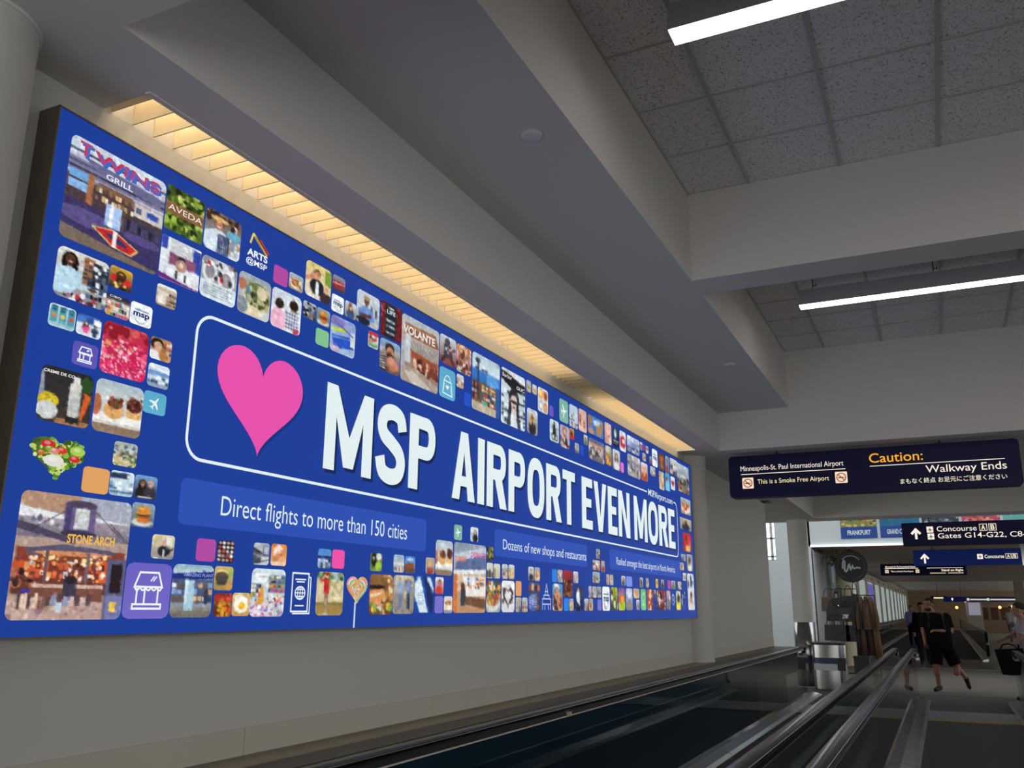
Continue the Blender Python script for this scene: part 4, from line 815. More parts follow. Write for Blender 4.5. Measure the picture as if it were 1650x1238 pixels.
def tile_mesh(mb, name, u0, v1, u1, v0, seed):
    """One printed tile: a fine grid of colours with rounded corners, plus its lettering."""
    ops = ART(name, seed); wd, ht = u1-u0, v1-v0
    if ops:
        mid = (u0+u1)/2
        cell = .003*max(mid, 2.0)/2.2
        if len(ops) == 1: cell = .02
        nx = max(8, min(130, int(wd/cell*.7))); ny = max(10, min(150, int(ht/cell)))
        img = paint(nx, ny, ops, seed)
        r = min(.014 if ht < .15 else .026, wd*.3)
        if name == 'mural' or name == 'life' or name == 'aveda': r = .008
        U = np.linspace(u0, u1, nx); V = np.linspace(v1, v0, ny); P = []
        for j in range(ny):
            for i in range(nx):
                x, y = U[i], V[j]
                cx = min(max(x, u0+r), u1-r); cy = min(max(y, v0+r), v1-r); dx, dy = x-cx, y-cy
                if dx and dy:
                    mm = max(abs(dx), abs(dy)); L = math.hypot(dx, dy); dx, dy = dx*mm/L, dy*mm/L
                P.append((cx+dx, cy+dy))
        F = [(j*nx+i, (j+1)*nx+i, (j+1)*nx+i+1, j*nx+i+1) for j in range(ny-1) for i in range(nx-1)]
        mb.add([on_wall(a, b, 1) for a, b in P], F, img.reshape(-1, 3))
    fl = Flat(); W_ = 'eaf2f4'
    def U_(a): return u0+a*wd
    def V_(b): return v1-b*ht
    for tx, a, b, c_, cp, col, off in TEXTS.get(name, ()): fl.text(tx, U_(a), V_(b), U_(c_), cp*ht, col, 3, off)
    if name.startswith('plane_'): icon_plane(fl, U_(.5), V_(.5), ht*.62, W_, 2, -35 if name == 'plane_t' else -80)
    elif name == 'store': icon_store(fl, U_(.24), V_(.82), U_(.76), V_(.2), W_, 2, .0045)
    elif name == 'store2': icon_store(fl, U_(.2), V_(.82), U_(.8), V_(.17), W_, 2, .0075)
    elif name == 'bag':
        fl.strip([(U_(.22), V_(.84)), (U_(.8), V_(.88)), (U_(.74), V_(.44)), (U_(.28), V_(.42))], .007, W_, 2, True)
        fl.ring(U_(.5), V_(.42), .2*wd, .2*ht, .006, W_, 2, 0, 180, 12); fl.poly([(U_(a), V_(b)) for a, b in heartpts(.5, .62, .1, .08)], W_, 2)
        fl.strip([(U_(.32), V_(.5)), (U_(.24), V_(.8))], .004, W_, 2).strip([(U_(.68), V_(.52)), (U_(.76), V_(.84))], .004, W_, 2)
    elif name == 'passport':
        fl.strip([(U_(.06), V_(.02)), (U_(.86), V_(.02)), (U_(.86), V_(.95)), (U_(.06), V_(.95))], .0075, W_, 2, True)
        fl.strip([(U_(.9), V_(.1)), (U_(.97), V_(.12)), (U_(.97), V_(1)), (U_(.14), V_(1))], .006, W_, 2)
        cx, cy, rx, ry = U_(.46), V_(.5), .26*wd, .17*ht
        fl.ring(cx, cy, rx, ry, .006, W_, 2); fl.ring(cx, cy, rx*.5, ry, .0045, W_, 2)
        for a in (-.5, 0, .5): fl.strip([(cx-rx*math.sqrt(1-a*a), cy+a*ry), (cx+rx*math.sqrt(1-a*a), cy+a*ry)], .004, W_, 2)
        fl.strip([(cx, cy-ry), (cx, cy+ry)], .0045, W_, 2)
        for a, b, c_ in ((.2, .72, .17), (.27, .66, .23), (.24, .68, .81)): fl.strip([(U_(a), V_(c_)), (U_(b), V_(c_))], .0055, W_, 2)
    elif name == 'church':
        for pp in ([(.04, 1), (.04, .58), (.96, .58), (.96, 1)], [(.04, .78), (.96, .78)], [(.2, .58), (.2, .44), (.8, .44), (.8, .58)], [(.36, .44), (.36, .3), (.64, .3), (.64, .44)], [(.36, .3), (.5, .02), (.64, .3)], [(.3, 1), (.3, .82)], [(.7, 1), (.7, .82)]):
            fl.strip([(U_(a), V_(b)) for a, b in pp], .008, 'b8cae8', 2)
    elif name == 'arts':
        for pp, c_, wl in (([(.12, .36), (.22, .02)], 'e8d048', .01), ([(.22, .02), (.84, .52)], 'e8d048', .013), ([(.5, .12), (.92, .46)], 'c83038', .014), ([(.42, .1), (.9, .5)], '28202c', .01), ([(.3, .08), (.8, .52)], '1c2440', .008)):
            fl.strip([(U_(a), V_(b)) for a, b in pp], wl, c_, 2)
        fl.text('ARTS', U_(.02), V_(.74), U_(.88), .2*ht, 'f2f6f6', 3, .03); fl.text('@MSP', U_(.0), V_(.99), U_(.88), .17*ht, 'f2f6f6', 3, .012)
    elif name == 'lolly':
        fl.strip([(U_(.44), V_(.5)), (U_(.43), V_(1))], .012, 'c8dcec', 1)
        cs = ['e8c878', 'e07868', '88b868', 'e8a050', 'c890b8', 'f0d890', '70a8b8']
        hpn = heart2(U_(.5), V_(0), V_(.54), wd*.5, 48)
        fl.poly(hpn, 'd8b890', 1.5)
        cx, cy = U_(.5), V_(.24)
        for i, s_ in enumerate((.92, .8, .68, .56, .44, .32, .2)):
            for k in range(0, 48, 6):
                seg = [hpn[(k+q) % 48] for q in range(7)]
                fl.strip([(cx+(a-cx)*s_, cy+(b-cy)*s_) for a, b in seg], .013, cs[(i+k//6*3) % 7], 2)
    elif name == 'veg':
        hv = heart2(U_(.5), V_(.03), V_(.99), wd*.48, 60); rg = random.Random(5)
        fl.poly(hv, '4a6a2c', 1)
        for i in range(220):
            a = rg.choice(hv); t = rg.uniform(0, 1)**.5
            x, y = U_(.5)+(a[0]-U_(.5))*t, V_(.4)+(a[1]-V_(.4))*t
            fl.disc(x, y, rg.uniform(.005, .013), rg.uniform(.004, .01), rg.choice(['6a9a30', '38581c', '88b440', 'b8cc60', '4c7a28', 'd8e0a8']), 1.5+.004*i, 8)
        for a, b, s_, c_ in ((.3, .2, .13, 'c82828'), (.55, .3, .1, 'd83428'), (.8, .46, .1, 'd02c24'), (.42, .34, .09, 'd88880'), (.84, .26, .14, 'a8cc50'), (.43, .57, .18, 'e0dcd4'), (.2, .42, .07, 'c86838'), (.33, .3, .08, '78a830')):
            fl.disc(U_(a), V_(b), s_*wd, s_*ht*.8, c_, 3); fl.disc(U_(a-.02), V_(b-.03), s_*wd*.45, s_*ht*.35, hx(c_)*.6+.38, 3.4)
    return fl.fill(mb, on_wall)
tiles = []
for i, ln in enumerate(TILES.split('\n')):
    n, *q = ln.split(); a, b, c_, d = (float(v) for v in q); tiles.append((n, a, b, c_, d, i))
tiles.sort(key=lambda t: -(t[3]-t[1])*(t[2]-t[4])/((t[1]+t[3])/2)**3)
rest = MB()
for k, (n, a, b, c_, d, i) in enumerate(tiles):
    if k < 84:
        tile_mesh(MB(), n, a, b, c_, d, i).build('icon_tile' if n in ('store', 'store2', 'bag', 'passport', 'church', 'plane_t', 'plane_g') else 'photo_tile', FILM, bill, fix=False)
    else: tile_mesh(rest, n, a, b, c_, d, i)
rest.build('photo_tiles', FILM, bill, fix=False)['kind'] = 'stuff'
# ---------------------------------------------------------------- room shell
XW, XT, XB, XC, XR = -2.705, -2.46, -2.233, -1.405, 6.0       # wall, cove lip, lower beam, recess edge, window wall
ZS, ZM, ZC = 3.34, 3.80, 4.483
M_FLOOR = mat('carpet', '605b53', .95, noise=.16, nscale=7, bump=.4, bscale=300, stretch=(1, 5, 1))
M_PALE = mat('pale_floor', 'a5a398', .6, noise=.1, nscale=2)
struct('floor', MB().box(-14, -5, -.1, 16, 27.0, 0), M_FLOOR)
struct('floor', MB().box(-14, 27.0, -.1, 16, 96, 0.0), M_PALE)
struct('wall_left', MB().box(-2.95, -5, 0, XW, 16.15, ZS+.001), M_WALL)
struct('trim_1', MB().box(XW-.001, -5, .0, -2.515, 16.0, .9), M_LEDGE)
dk = MB()
for i in range(14):
    y = -4.9+1.5*i; dk.box(-2.515, y, .5, -2.34, min(y+1.494, 16.3), .895)
struct('trim_2', dk, M_DECK)
bs = MB(); ys = [-4.9, -2.2, 3.06, 4.6, 5.9, 7.5, 9.0, 10.6]
for a, b in zip(ys, ys[1:]): bs.box(XW-.001, a+.003, .9, XW+.008, b, 1.008)
bs.box(XW-.001, 11.0, .9, XW+.008, 16.14, 1.008)
struct('baseboard_left', bs, M_BASE)
# ceilings
lo = MB()
lo.box(-2.95, -5, ZS, XR, 1.70, 4.7)
lo.box(XT, 1.70, ZS, XB, 10.43, 4.0)
lo.box(-2.95, 1.70, ZS, XT, 2.02, 4.0).box(-2.95, 10.26, ZS, XT, 10.43, 4.0)
lo.box(-2.95, 2.02, 3.74, XT, 10.26, 4.0).box(-2.95, 2.02, ZS, XW, 10.26, 3.74)
lo.box(XT-.012, 2.01, ZS-.006, XT+.012, 10.27, ZS+.01)
struct('ceiling_soffit', lo, M_CEIL)
mi = MB().box(XB-.001, 1.70, ZM, XC, 10.43, 4.7)
struct('ceiling_soffit', mi, M_CEIL)
struct('ceiling_beam', MB().box(XC-.001, 5.93, ZM, XR, 6.25, 4.7), M_CEIL)
struct('ceiling_beam', MB().box(-14, 10.43, ZS, XR, 11.05, 4.7), M_CEIL)
struct('ceiling_soffit', MB().box(-14, 11.05, ZS, XB, 19.2, 4.0).box(XB-.001, 11.05, ZM, XC, 19.2, 4.7), M_CEIL)
struct('ceiling_beam', MB().box(-14, 19.2, ZS, 14, 19.9, 5.6), M_CEIL)
# acoustic tiles in their grid
M_TILE = mat('acoustic_tile', 'b4b2b2', .95)
nt = M_TILE.node_tree; b = nt.nodes['Principled BSDF']; tc = nt.nodes.new('ShaderNodeTexCoord')
mp = nt.nodes.new('ShaderNodeMapping'); mp.inputs['Scale'].default_value = (1.3, .9, 1)
vo = nt.nodes.new('ShaderNodeTexNoise'); vo.inputs['Scale'].default_value = 60; vo.inputs['Detail'].default_value = 3; vo.inputs['Distortion'].default_value = 1.2
cr = nt.nodes.new('ShaderNodeValToRGB'); cr.color_ramp.elements[0].position = .36; cr.color_ramp.elements[0].color = (*lin(hx('a8a4a2')), 1)
cr.color_ramp.elements[1].position = .44; cr.color_ramp.elements[1].color = (*lin(hx('eeecee')), 1)
nt.links.new(tc.outputs['Object'], mp.inputs[0]); nt.links.new(mp.outputs[0], vo.inputs['Vector']); nt.links.new(vo.outputs['Fac'], cr.inputs[0]); nt.links.new(cr.outputs[0], b.inputs['Base Color'])
bp = nt.nodes.new('ShaderNodeBump'); bp.inputs['Strength'].default_value = .6; bp.inputs['Distance'].default_value = .01
nt.links.new(vo.outputs['Fac'], bp.inputs['Height']); nt.links.new(bp.outputs[0], b.inputs['Normal'])
for ya, yb in ((1.70, 5.93), (6.25, 10.43), (11.05, 19.2)):
    tl = MB(); te = MB()
    xs = [XC]+[-.956+.617*k for k in range(12) if -.956+.617*k < XR]+[XR]
    ys = [yb-.61*k for k in range(20) if yb-.61*k > ya]+[ya]; ys = ys[::-1]
    for i in range(len(xs)-1):
        for j in range(len(ys)-1): tl.box(xs[i], ys[j], ZC, xs[i+1], ys[j+1], ZC+.02)
    struct('ceiling', tl, M_TILE)
    for x in xs: te.box(x-.012, ya, ZC-.012, x+.012, yb, ZC+.004)
    for y in ys: te.box(XC, y-.006, ZC-.006, XR, y+.006, ZC+.004)
    struct('ceiling_grid', te, M_TEE)
# columns
def column(x, y, z0, z1, clad=None):
    mb = MB().lathe((x, y, 0), [(.2, z0), (.2, z1)], 48)
    o = struct('column', mb, M_WALL)
    MB().lathe((x, y, 0), [(.2, z1-.012), (.208, z1-.012), (.208, z1)], 48).build('collar', M_CEIL, o)
    if clad: MB().lathe((x, y, 0), [(.2, clad), (.212, clad), (.212, .02), (.2, .02)], 48).build('steel_cladding', M_STEELV, o)
    return o
column(-2.66, 1.47, .9, ZS); column(-2.70, 10.8, .9, ZS); column(-2.63, 19.45, 0, ZS, 1.26)
# unseen window wall on the right, added to let sky light in
wr = MB().box(XR, -5, 0, XR+.2, 19.9, .9).box(XR, -5, 2.9, XR+.2, 19.9, 4.7)
for i in range(9): wr.box(XR, -5+3.1*i, .9, XR+.2, -4.7+3.1*i, 2.9)
struct('wall_right', wr, M_WALL)
for i in range(8):
    y0 = -4.7+3.1*i; wn = MB()
    for a in (y0, y0+1.37, y0+2.74): wn.box(XR+.05, a, .9, XR+.12, a+.06, 2.9)
    wn.box(XR+.05, y0, .9, XR+.12, y0+2.8, .96).box(XR+.05, y0, 2.84, XR+.12, y0+2.8, 2.9)
    o = struct('window_%d' % (i+1), wn, M_BLACK)
    MB().box(XR+.08, y0, .9, XR+.09, y0+2.8, 2.9).build('pane', PANE, o)
# atrium beyond the second beam: far wall with window, fascia, skylight well
YF = 24.5
M_FASC = mat('fascia_paint', 'c6d0d4', .7)
struct('wall_back', MB().box(-14, YF, 0, -6.05, YF+.2, 5.6).box(-6.05, YF, 0, -3.0, YF+.2, 2.78).box(-3.9, YF, 2.78, -3.0, YF+.2, 3.94).box(-6.05, YF, 3.94, -3.05, YF+.2, 5.6), M_FASC)
wn = MB()
for x in (-6.05, -5.0, -4.0): wn.box(x-.03, YF+.05, 2.78, x+.03, YF+.12, 3.94)
for z in (2.78, 2.88, 3.36, 3.92): wn.box(-6.05, YF+.05, z-.02, -3.9, YF+.12, z+.02)
o = struct('window_9', wn, M_TEE); MB().box(-6.05, YF+.08, 2.78, -3.9, YF+.09, 3.94).build('pane', PANE, o)
struct('ceiling_fascia', MB().box(-3.05, YF, 3.12, 14, YF+.3, 5.6), M_FASC)
struct('ceiling', MB().box(-14, 19.9, 5.5, 14, 20.3, 5.7).box(-14, 24.2, 5.5, 14, YF+.3, 5.7).box(-14, 20.3, 5.5, -9, 24.2, 5.7).box(9, 20.3, 5.5, 14, 24.2, 5.7), M_CEIL)
sk = MB()
for i in range(10): sk.box(-9+2*i-.04, 20.3, 5.5, -9+2*i+.04, 24.2, 5.65)
o = struct('window_10', sk, M_TEE); MB().box(-9, 20.3, 5.6, 9, 24.2, 5.61).build('pane', PANE, o)
struct('wall_left', MB().box(-14.2, 16, 0, -14, YF+.2, 5.6), M_FASC)
# far concourse
M_BROWN = mat('brown_ceiling', 'a89888', .9); M_FARWALL = mat('far_wall', 'b4ae9c', .8); M_WOOD = mat('warm_wood', 'a88e6e', .6, noise=.15, nscale=2)
struct('ceiling', MB().box(-3.4, YF+.3, 3.12, 14, 57, 3.4), M_BROWN)
struct('ceiling', MB().box(-3.4, 57, 3.3, 14, 95, 3.5), M_CEIL)
struct('wall_left', MB().box(-3.4, 31.5, 0, -3.0, 95, 3.4).box(-3.4, YF+.2, 0, -3.1, 31.5, 3.12), M_FARWALL)
struct('wall_back', MB().box(-3.4, 95, 0, 16, 95.3, 3.6), M_WOOD)
wf = MB().box(10, 19.9, 0, 10.2, 95, .3).box(10, 19.9, 3.0, 10.2, 95, 5.6)  # unseen wall, left open between posts so daylight brightens the far concourse
for i in range(13): wf.box(10, 19.9+6.2*i, .3, 10.2, 20.3+6.2*i, 3.0)
struct('wall_right', wf, M_FARWALL)
struct('column', MB().lathe((-2.5, 27.3, 0), [(.22, 0), (.22, 3.12)], 32), mat('cream_column', 'd8cfae', .7))
PANEL = emit('frosted_daylight', 'a6b2ae', .75)
for i in range(12):
    y0 = 33.5+4.6*i
    o = struct('window_%d' % (11+i), MB().box(-3.02, y0, .92, -2.96, y0+3.3, 2.74), PANEL)
    MB().box(-3.02, y0-.06, .86, -2.94, y0, 2.86).box(-3.02, y0+3.3, .86, -2.94, y0+3.36, 2.86).box(-3.02, y0, 2.78, -2.94, y0+3.3, 2.86).build('frame', M_TEE, o)
    struct('column', MB().box(-3.02, y0+3.4, 0, -2.93, y0+4.5, 3.0), M_FARWALL)
dsp = MB().box(-2.955, 43.0, 1.0, -2.93, 45.6, 2.66).build('video_screen', emit('violet_glow', '6a62b8', .8)); tag(dsp, 'tall violet lit screen on the far left window wall', 'screen')
dsp.location = (0, 0, 0)

# ---------------------------------------------------------------- lights and ceiling fittings
GLOW = emit('diffuser_glow', 'fff2e2', LIGHT_FIX)
M_BODY = mat('fixture_grey', 'b4b2b8', .6)
for ya, lb in ((3.664, 'white linear pendant light nearest the camera under the acoustic tiles'), (8.06, 'white linear pendant light beyond the first cross beam'), (15.2, 'white linear pendant light hidden beyond the deep cross beam')):
    z = 4.22; x0, x1 = -.925, 5.0
    t = empty('pendant_light', (x0, ya, z), lb, 'ceiling light', 'linear pendant lights')
    MB().box(x0, ya-.002, z+.008, x1, ya+.125, z+.15).build('housing', M_BODY, t)
    MB().box(x0+.002, ya, z, x1-.002, ya+.123, z+.0085).build('diffuser', GLOW, t)
    for k in range(6):
        hxp = x0+.13+.62*1.02*k*1.6
        MB().box(hxp-.004, ya+.05, z+.15, hxp+.004, ya+.058, ZC).tube([(hxp, ya+.054, z+.2), (hxp+.03, ya+.054, z+.19), (hxp+.03, ya+.054, z+.215)], .005).build('hanger', M_BLACK, t)
# cove with warm strips and baffles
cv = empty('cove_light', (XW, 2.02, ZS), 'warm glowing cove of cream baffles above the billboard', 'cove light')
for k in range(79):
    y = 2.053+.1035*k
    MB().box(XW+.002, y, ZS+.006, XT-.004, y+.006, ZS+.13).build('baffle', M_CREAM, cv)
WARM = emit('warm_strip', 'ffe8c2', LIGHT_COVE)
for a, b in ((2.04, 6.35), (7.25, 10.24)):
    MB().box(XT-.085, a, ZS+.30, XT-.02, b, ZS+.325).build('lamp_strip', WARM, cv)
def disc_thing(name, x, y, z, r, label, cat):
    t = empty(name, (x, y, z), label, cat)
    MB().lathe((x, y, z), [(0, -.014), (r*.8, -.014), (r, -.008), (r, 0)], 24).build('cover', mat('white_plastic', 'd4d6dc', .4), t)
    MB().lathe((x, y, z), [(r*1.0, -.004), (r*1.12, -.004), (r*1.12, 0)], 24).build('rim', M_TEE, t)
disc_thing('sprinkler_cover', -1.622, 3.603, ZM, .055, 'white round cover plate on the soffit near the first pendant light', 'sprinkler cover')
disc_thing('sprinkler_cover', -1.635, 8.278, ZM, .055, 'small round cover plate on the soffit beyond the first cross beam', 'sprinkler cover')
gr = empty('air_grille', (-2.72, 15.9, ZS), 'small square ceiling grille just under the left end of the caution sign', 'vent')
g = MB()
for i in range(8): g.box(-2.86+.04*i, 15.7, ZS-.012, -2.84+.04*i, 16.05, ZS)
for i in range(8): g.box(-2.86, 15.7+.045*i, ZS-.012, -2.56, 15.715+.045*i, ZS)
g.build('louvre', M_BLACK, gr)
# ---------------------------------------------------------------- hanging signs
NAVY = '0b0f2e'; SW = 'fbeede'; AMB = 'ffb030'
SFILM = print_mat('sign_film', 1.0, True)
def sign(name, x0, x1, z0, z1, y, label, art, face=NAVY, body=M_SIGN, hangers=(), top=None, r=.04, depth=.16):
    t = empty(name, ((x0+x1)/2, y, z0), label, 'sign', 'hanging wayfinding signs')
    p = []
    for cx, cy, a0 in ((x1-r, z1-r, 0), (x0+r, z1-r, 90), (x0+r, z0+r, 180), (x1-r, z0+r, 270)):
        for i in range(6): a = R(a0+90*i/5); p.append((cx+r*math.cos(a), cy+r*math.sin(a)))
    MB().extrude(p, 'y', y, y+depth).build('cabinet', body, t)
    for hx_ in hangers: MB().box(hx_-.05, y+.05, z1-.002, hx_+.05, y+.11, z1+.012).cyl((hx_, y+.08, z1), (hx_, y+.08, top), .012).build('hanger', M_BLACK, t)
    f = Flat(); art(f)
    for pn, pf in f.parts(): pf.fill(MB(), lambda u, v, l: (u, y-.0012*l, v)).build(pn, SFILM, t, fix=False)
    return t
def nosmoke(f, x0, z0, s):
    f.rrect(x0, z0, x0+s, z0+s, s*.08, 'ffd9c0', 1)
    f.ring(x0+s/2, z0+s/2, s*.4, s*.4, s*.07, '5a2a14', 2); f.rect(x0+s*.24, z0+s*.44, x0+s*.66, z0+s*.54, '5a2a14', 2); f.rect(x0+s*.7, z0+s*.44, x0+s*.76, z0+s*.54, '5a2a14', 2)
    f.strip([(x0+s*.24, z0+s*.76), (x0+s*.76, z0+s*.24)], s*.07, '5a2a14', 3)
def caution(f):
    # local frame fitted to the sign's own face
    X0, X1, Z0, Z1 = -2.188, .90, 2.795, 3.30
    W_, H_ = X1-X0, Z1-Z0
    def px(a): return X0+a*W_
    def pz(b): return Z0+b*H_
    f.part('lettering'); f.text('Minneapolis-St. Paul International Airport', px(.046), pz(.635), px(.425), .118*H_, SW, 2, -.004)
    f.part('rule_line'); f.rect(px(.046), pz(.548), px(.43), pz(.563), SW, 2)
    f.part('no_smoking_symbol'); nosmoke(f, px(.05), pz(.215), .26*H_); f.part('no_smoking_symbol'); nosmoke(f, px(.392), pz(.235), .26*H_)
    f.part('lettering'); f.text('This is a Smoke Free Airport', px(.108), pz(.315), px(.37), .105*H_, 'f4e6b8', 2, 0)
    f.part('warning_word'); f.text('Caution:', px(.515), pz(.655), px(.695), .205*H_, AMB, 2, .004)
    f.part('rule_line'); f.rect(px(.515), pz(.572), px(.952), pz(.587), SW, 2)
    f.part('lettering'); f.text('Walkway Ends', px(.70), pz(.365), px(.955), .158*H_, SW, 2, .002)
    f.part('japanese_lettering'); f.text('まもなく終点 お足元にご注意ください', px(.613), pz(.155), px(.952), .085*H_, 'f0e8d0', 2, .006)
sign('hanging_sign', -2.188, .90, 2.795, 3.30, 10.68, 'dark navy caution sign reading Walkway Ends, hung under the deep cross beam', caution, hangers=(-1.62, .14), top=ZS, r=.05)
def arrow(f, cx, z0, z1, col, wd):
    h = z1-z0
    f.rect(cx-wd*.5, z0, cx+wd*.5, z1-h*.12, col, 2)
    f.strip([(cx-h*.38, z1-h*.52), (cx, z1-h*.1), (cx+h*.38, z1-h*.52)], wd*1.05, col, 2)
def planebox(f, x, z, s):
    f.rect(x, z, x+s, z+s, SW, 1); icon_plane(f, x+s/2, z+s/2, s*.72, '1a1208', 2)
def letterbox(f, x, z, s, ch):
    f.strip([(x, z), (x+s, z), (x+s, z+s), (x, z+s)], s*.08, SW, 1, True); f.rect(x, z, x+s, z+s, '2a2018', .8)
    f.text(ch, x+s*.22, z+s*.14, x+s*.78, s*.72, SW, 2, .02)
def gates(f):
    y = 16.5
    f.part('arrow'); arrow(f, -.30, 2.67, 2.85, SW, .038)
    f.part('airplane_symbol'); planebox(f, -.13, 2.775, .10); f.part('airplane_symbol'); planebox(f, -.125, 2.66, .10)
    f.part('lettering'); f.text('Concourse', .025, 2.79, .62, .082, SW, 2, .002); f.part('boxed_letter'); letterbox(f, .665, 2.785, .105, 'A'); f.part('boxed_letter'); letterbox(f, .80, 2.785, .105, 'B')
    f.part('lettering'); f.text('Gates G14-G22, C8-C2', .03, 2.675, 1.5, .082, SW, 2, .002)
sign('hanging_sign', -.515, 2.3, 2.56, 2.945, 16.5, 'black gate sign with large arrow to Concourse A B and Gates G14-G22', gates, hangers=(1.9, 2.15), top=ZC, r=.02)
def conc(f):
    f.part('arrow'); arrow(f, -.25, 2.43, 2.62, SW, .035)
    f.part('airplane_symbol'); planebox(f, .70, 2.50, .10); f.part('lettering'); f.text('Concourse', .83, 2.515, 1.17, .066, SW, 2, .012); f.part('boxed_letter'); letterbox(f, 1.2, 2.505, .09, 'A'); f.part('boxed_letter'); letterbox(f, 1.31, 2.505, .09, 'B')
t = sign('hanging_sign', -.462, 1.47, 2.385, 2.70, 20.0, 'plain blue arrow sign to Concourse A B, just below the black gate sign', conc, body=M_SIGNB, hangers=(-.1,), top=ZS+2.1, r=.01)
MB().box(1.47, 19.98, 2.37, 1.53, 20.18, 2.80).build('end_post', M_STEEL, t)
def stand(f):
    f.text('Minneapolis-St. Paul International Airport', -1.66, 2.91, -.72, .055, SW, 2, .01); f.rect(-1.68, 2.875, -.65, 2.89, SW, 2)
    nosmoke(f, -1.68, 2.73, .11); nosmoke(f, -.73, 2.73, .11); f.text('This is a Smoke Free Airport', -1.5, 2.76, -.8, .05, SW, 2, .012)
    f.rect(-.38, 2.875, .7, 2.89, SW, 2); f.text('Stand on Right', .05, 2.775, .7, .07, SW, 2, .02); f.rect(-.3, 2.7, .18, 2.73, 'c8b8a0', 2); f.rect(.24, 2.7, .7, 2.73, 'c8b8a0', 2)
sign('hanging_sign', -1.82, .80, 2.65, 3.03, 33.0, 'small dark distant sign reading Stand on Right', stand, hangers=(-1.2, .2), top=3.12, r=.02)
def far5(f):
    arrow(f, .5, 2.1, 2.24, SW, .05)
    for a, b in ((1.45, 2.35), (2.5, 4.0)): planebox(f, a-.17, 2.1, .13); f.rect(a, 2.12, b, 2.2, 'd8d0b0', 2)
sign('hanging_sign', .03, 5.0, 2.03, 2.32, 60, 'wide blue sign far down the concourse above the walking man', far5, body=M_SIGNB, hangers=(1, 4), top=3.3, r=.01)
def far6(f):
    f.rect(-.55, 2.28, .05, 2.38, 'f0d8b0', 2)
sign('hanging_sign', -.75, .25, 2.22, 2.44, 66, 'small dark sign at the far end of the window wall', far6, hangers=(-.3,), top=3.3, r=.01)
# destination banners on the fascia
def banner(x0, x1, z0, z1, name, label, top, txt):
    f = Flat(); y = YF-.012
    zt = z0+.30
    f.rect(x0, z0, x1, zt, '1c4a9a', 1)
    f.rect(x0, zt, x1, z1, top[0], 1)
    rg = random.Random(name+txt)
    for i in range(90): f.disc(rg.uniform(x0+.05, x1-.05), rg.uniform(zt+.03, z1-.03), .05, .035, rg.choice(top), 1.4+.002*i, 8)
    if txt: f.text(txt, x0+.16, z0+.1, x1-.16, .11, 'e0eaf2', 2, .03)
    o = f.fill(MB().box(x0, YF-.011, z0, x1, YF-.001, z1, hx('cfd6da')), lambda u, v, l: (u, y-.001*l, v)).build(name, PRINT, fix=False)
    tag(o, label, 'banner', 'destination banners on the pale fascia')
banner(-2.22, -1.34, 3.29, 4.3, 'destination_banner', 'wall banner reading FRANKFURT over green and orange fields', ['8a8a50', 'c0b060', 'b88838', '5a6838', 'd0c480'], 'FRANKFURT')
banner(-1.27, -.34, 3.29, 4.3, 'destination_banner', 'wall banner reading GRAND CAYMAN over teal sea', ['207098', '2880a8', '1c6890'], 'GRAND CAYMAN')
banner(-.28, .55, 3.29, 4.3, 'destination_banner', 'wall banner with dark harbour picture beside the teal one', ['30404c', '586878', '485860', '98a8b0'], '')
banner(.62, 1.45, 3.29, 4.3, 'destination_banner', 'wall banner with pink and red picture above the black gate sign', ['c05070', 'd89060', 'a04048', 'e0a8b0'], '')
banner(1.52, 2.5, 3.29, 4.3, 'destination_banner', 'wall banner with pale turquoise picture at the right frame edge', ['68b8b0', '58a8a8', '88c8c0'], '')
ls = MB().box(-3.0, YF-.06, 3.10, 6, YF-.01, 3.15).build('light_strip', emit('white_strip', 'f4f6ff', 1.6)); tag(ls, 'thin white light strip along the bottom of the banner fascia', 'light')
# ---------------------------------------------------------------- moving walkways
M_BELT = mat('ribbed_belt', '2b2a29', .6)
nt = M_BELT.node_tree; b = nt.nodes['Principled BSDF']; tc = nt.nodes.new('ShaderNodeTexCoord'); wv = nt.nodes.new('ShaderNodeTexWave')
wv.wave_type = 'BANDS'; wv.bands_direction = 'X'; wv.inputs['Scale'].default_value = 30
cr = nt.nodes.new('ShaderNodeValToRGB'); cr.color_ramp.elements[0].color = (*lin(hx('151515')), 1); cr.color_ramp.elements[1].color = (*lin(hx('4a4846')), 1)
nt.links.new(tc.outputs['Object'], wv.inputs['Vector']); nt.links.new(wv.outputs['Fac'], cr.inputs[0]); nt.links.new(cr.outputs[0], b.inputs['Base Color'])
M_COMB = mat('comb_plate_metal', '8a8a8c', .35, .8, noise=.08, nscale=12); M_YEL = mat('comb_yellow', 'c8922a', .6); M_MAT = mat('landing_mat', '3c3a3a', .85, noise=.1, nscale=40)
ZH = .90
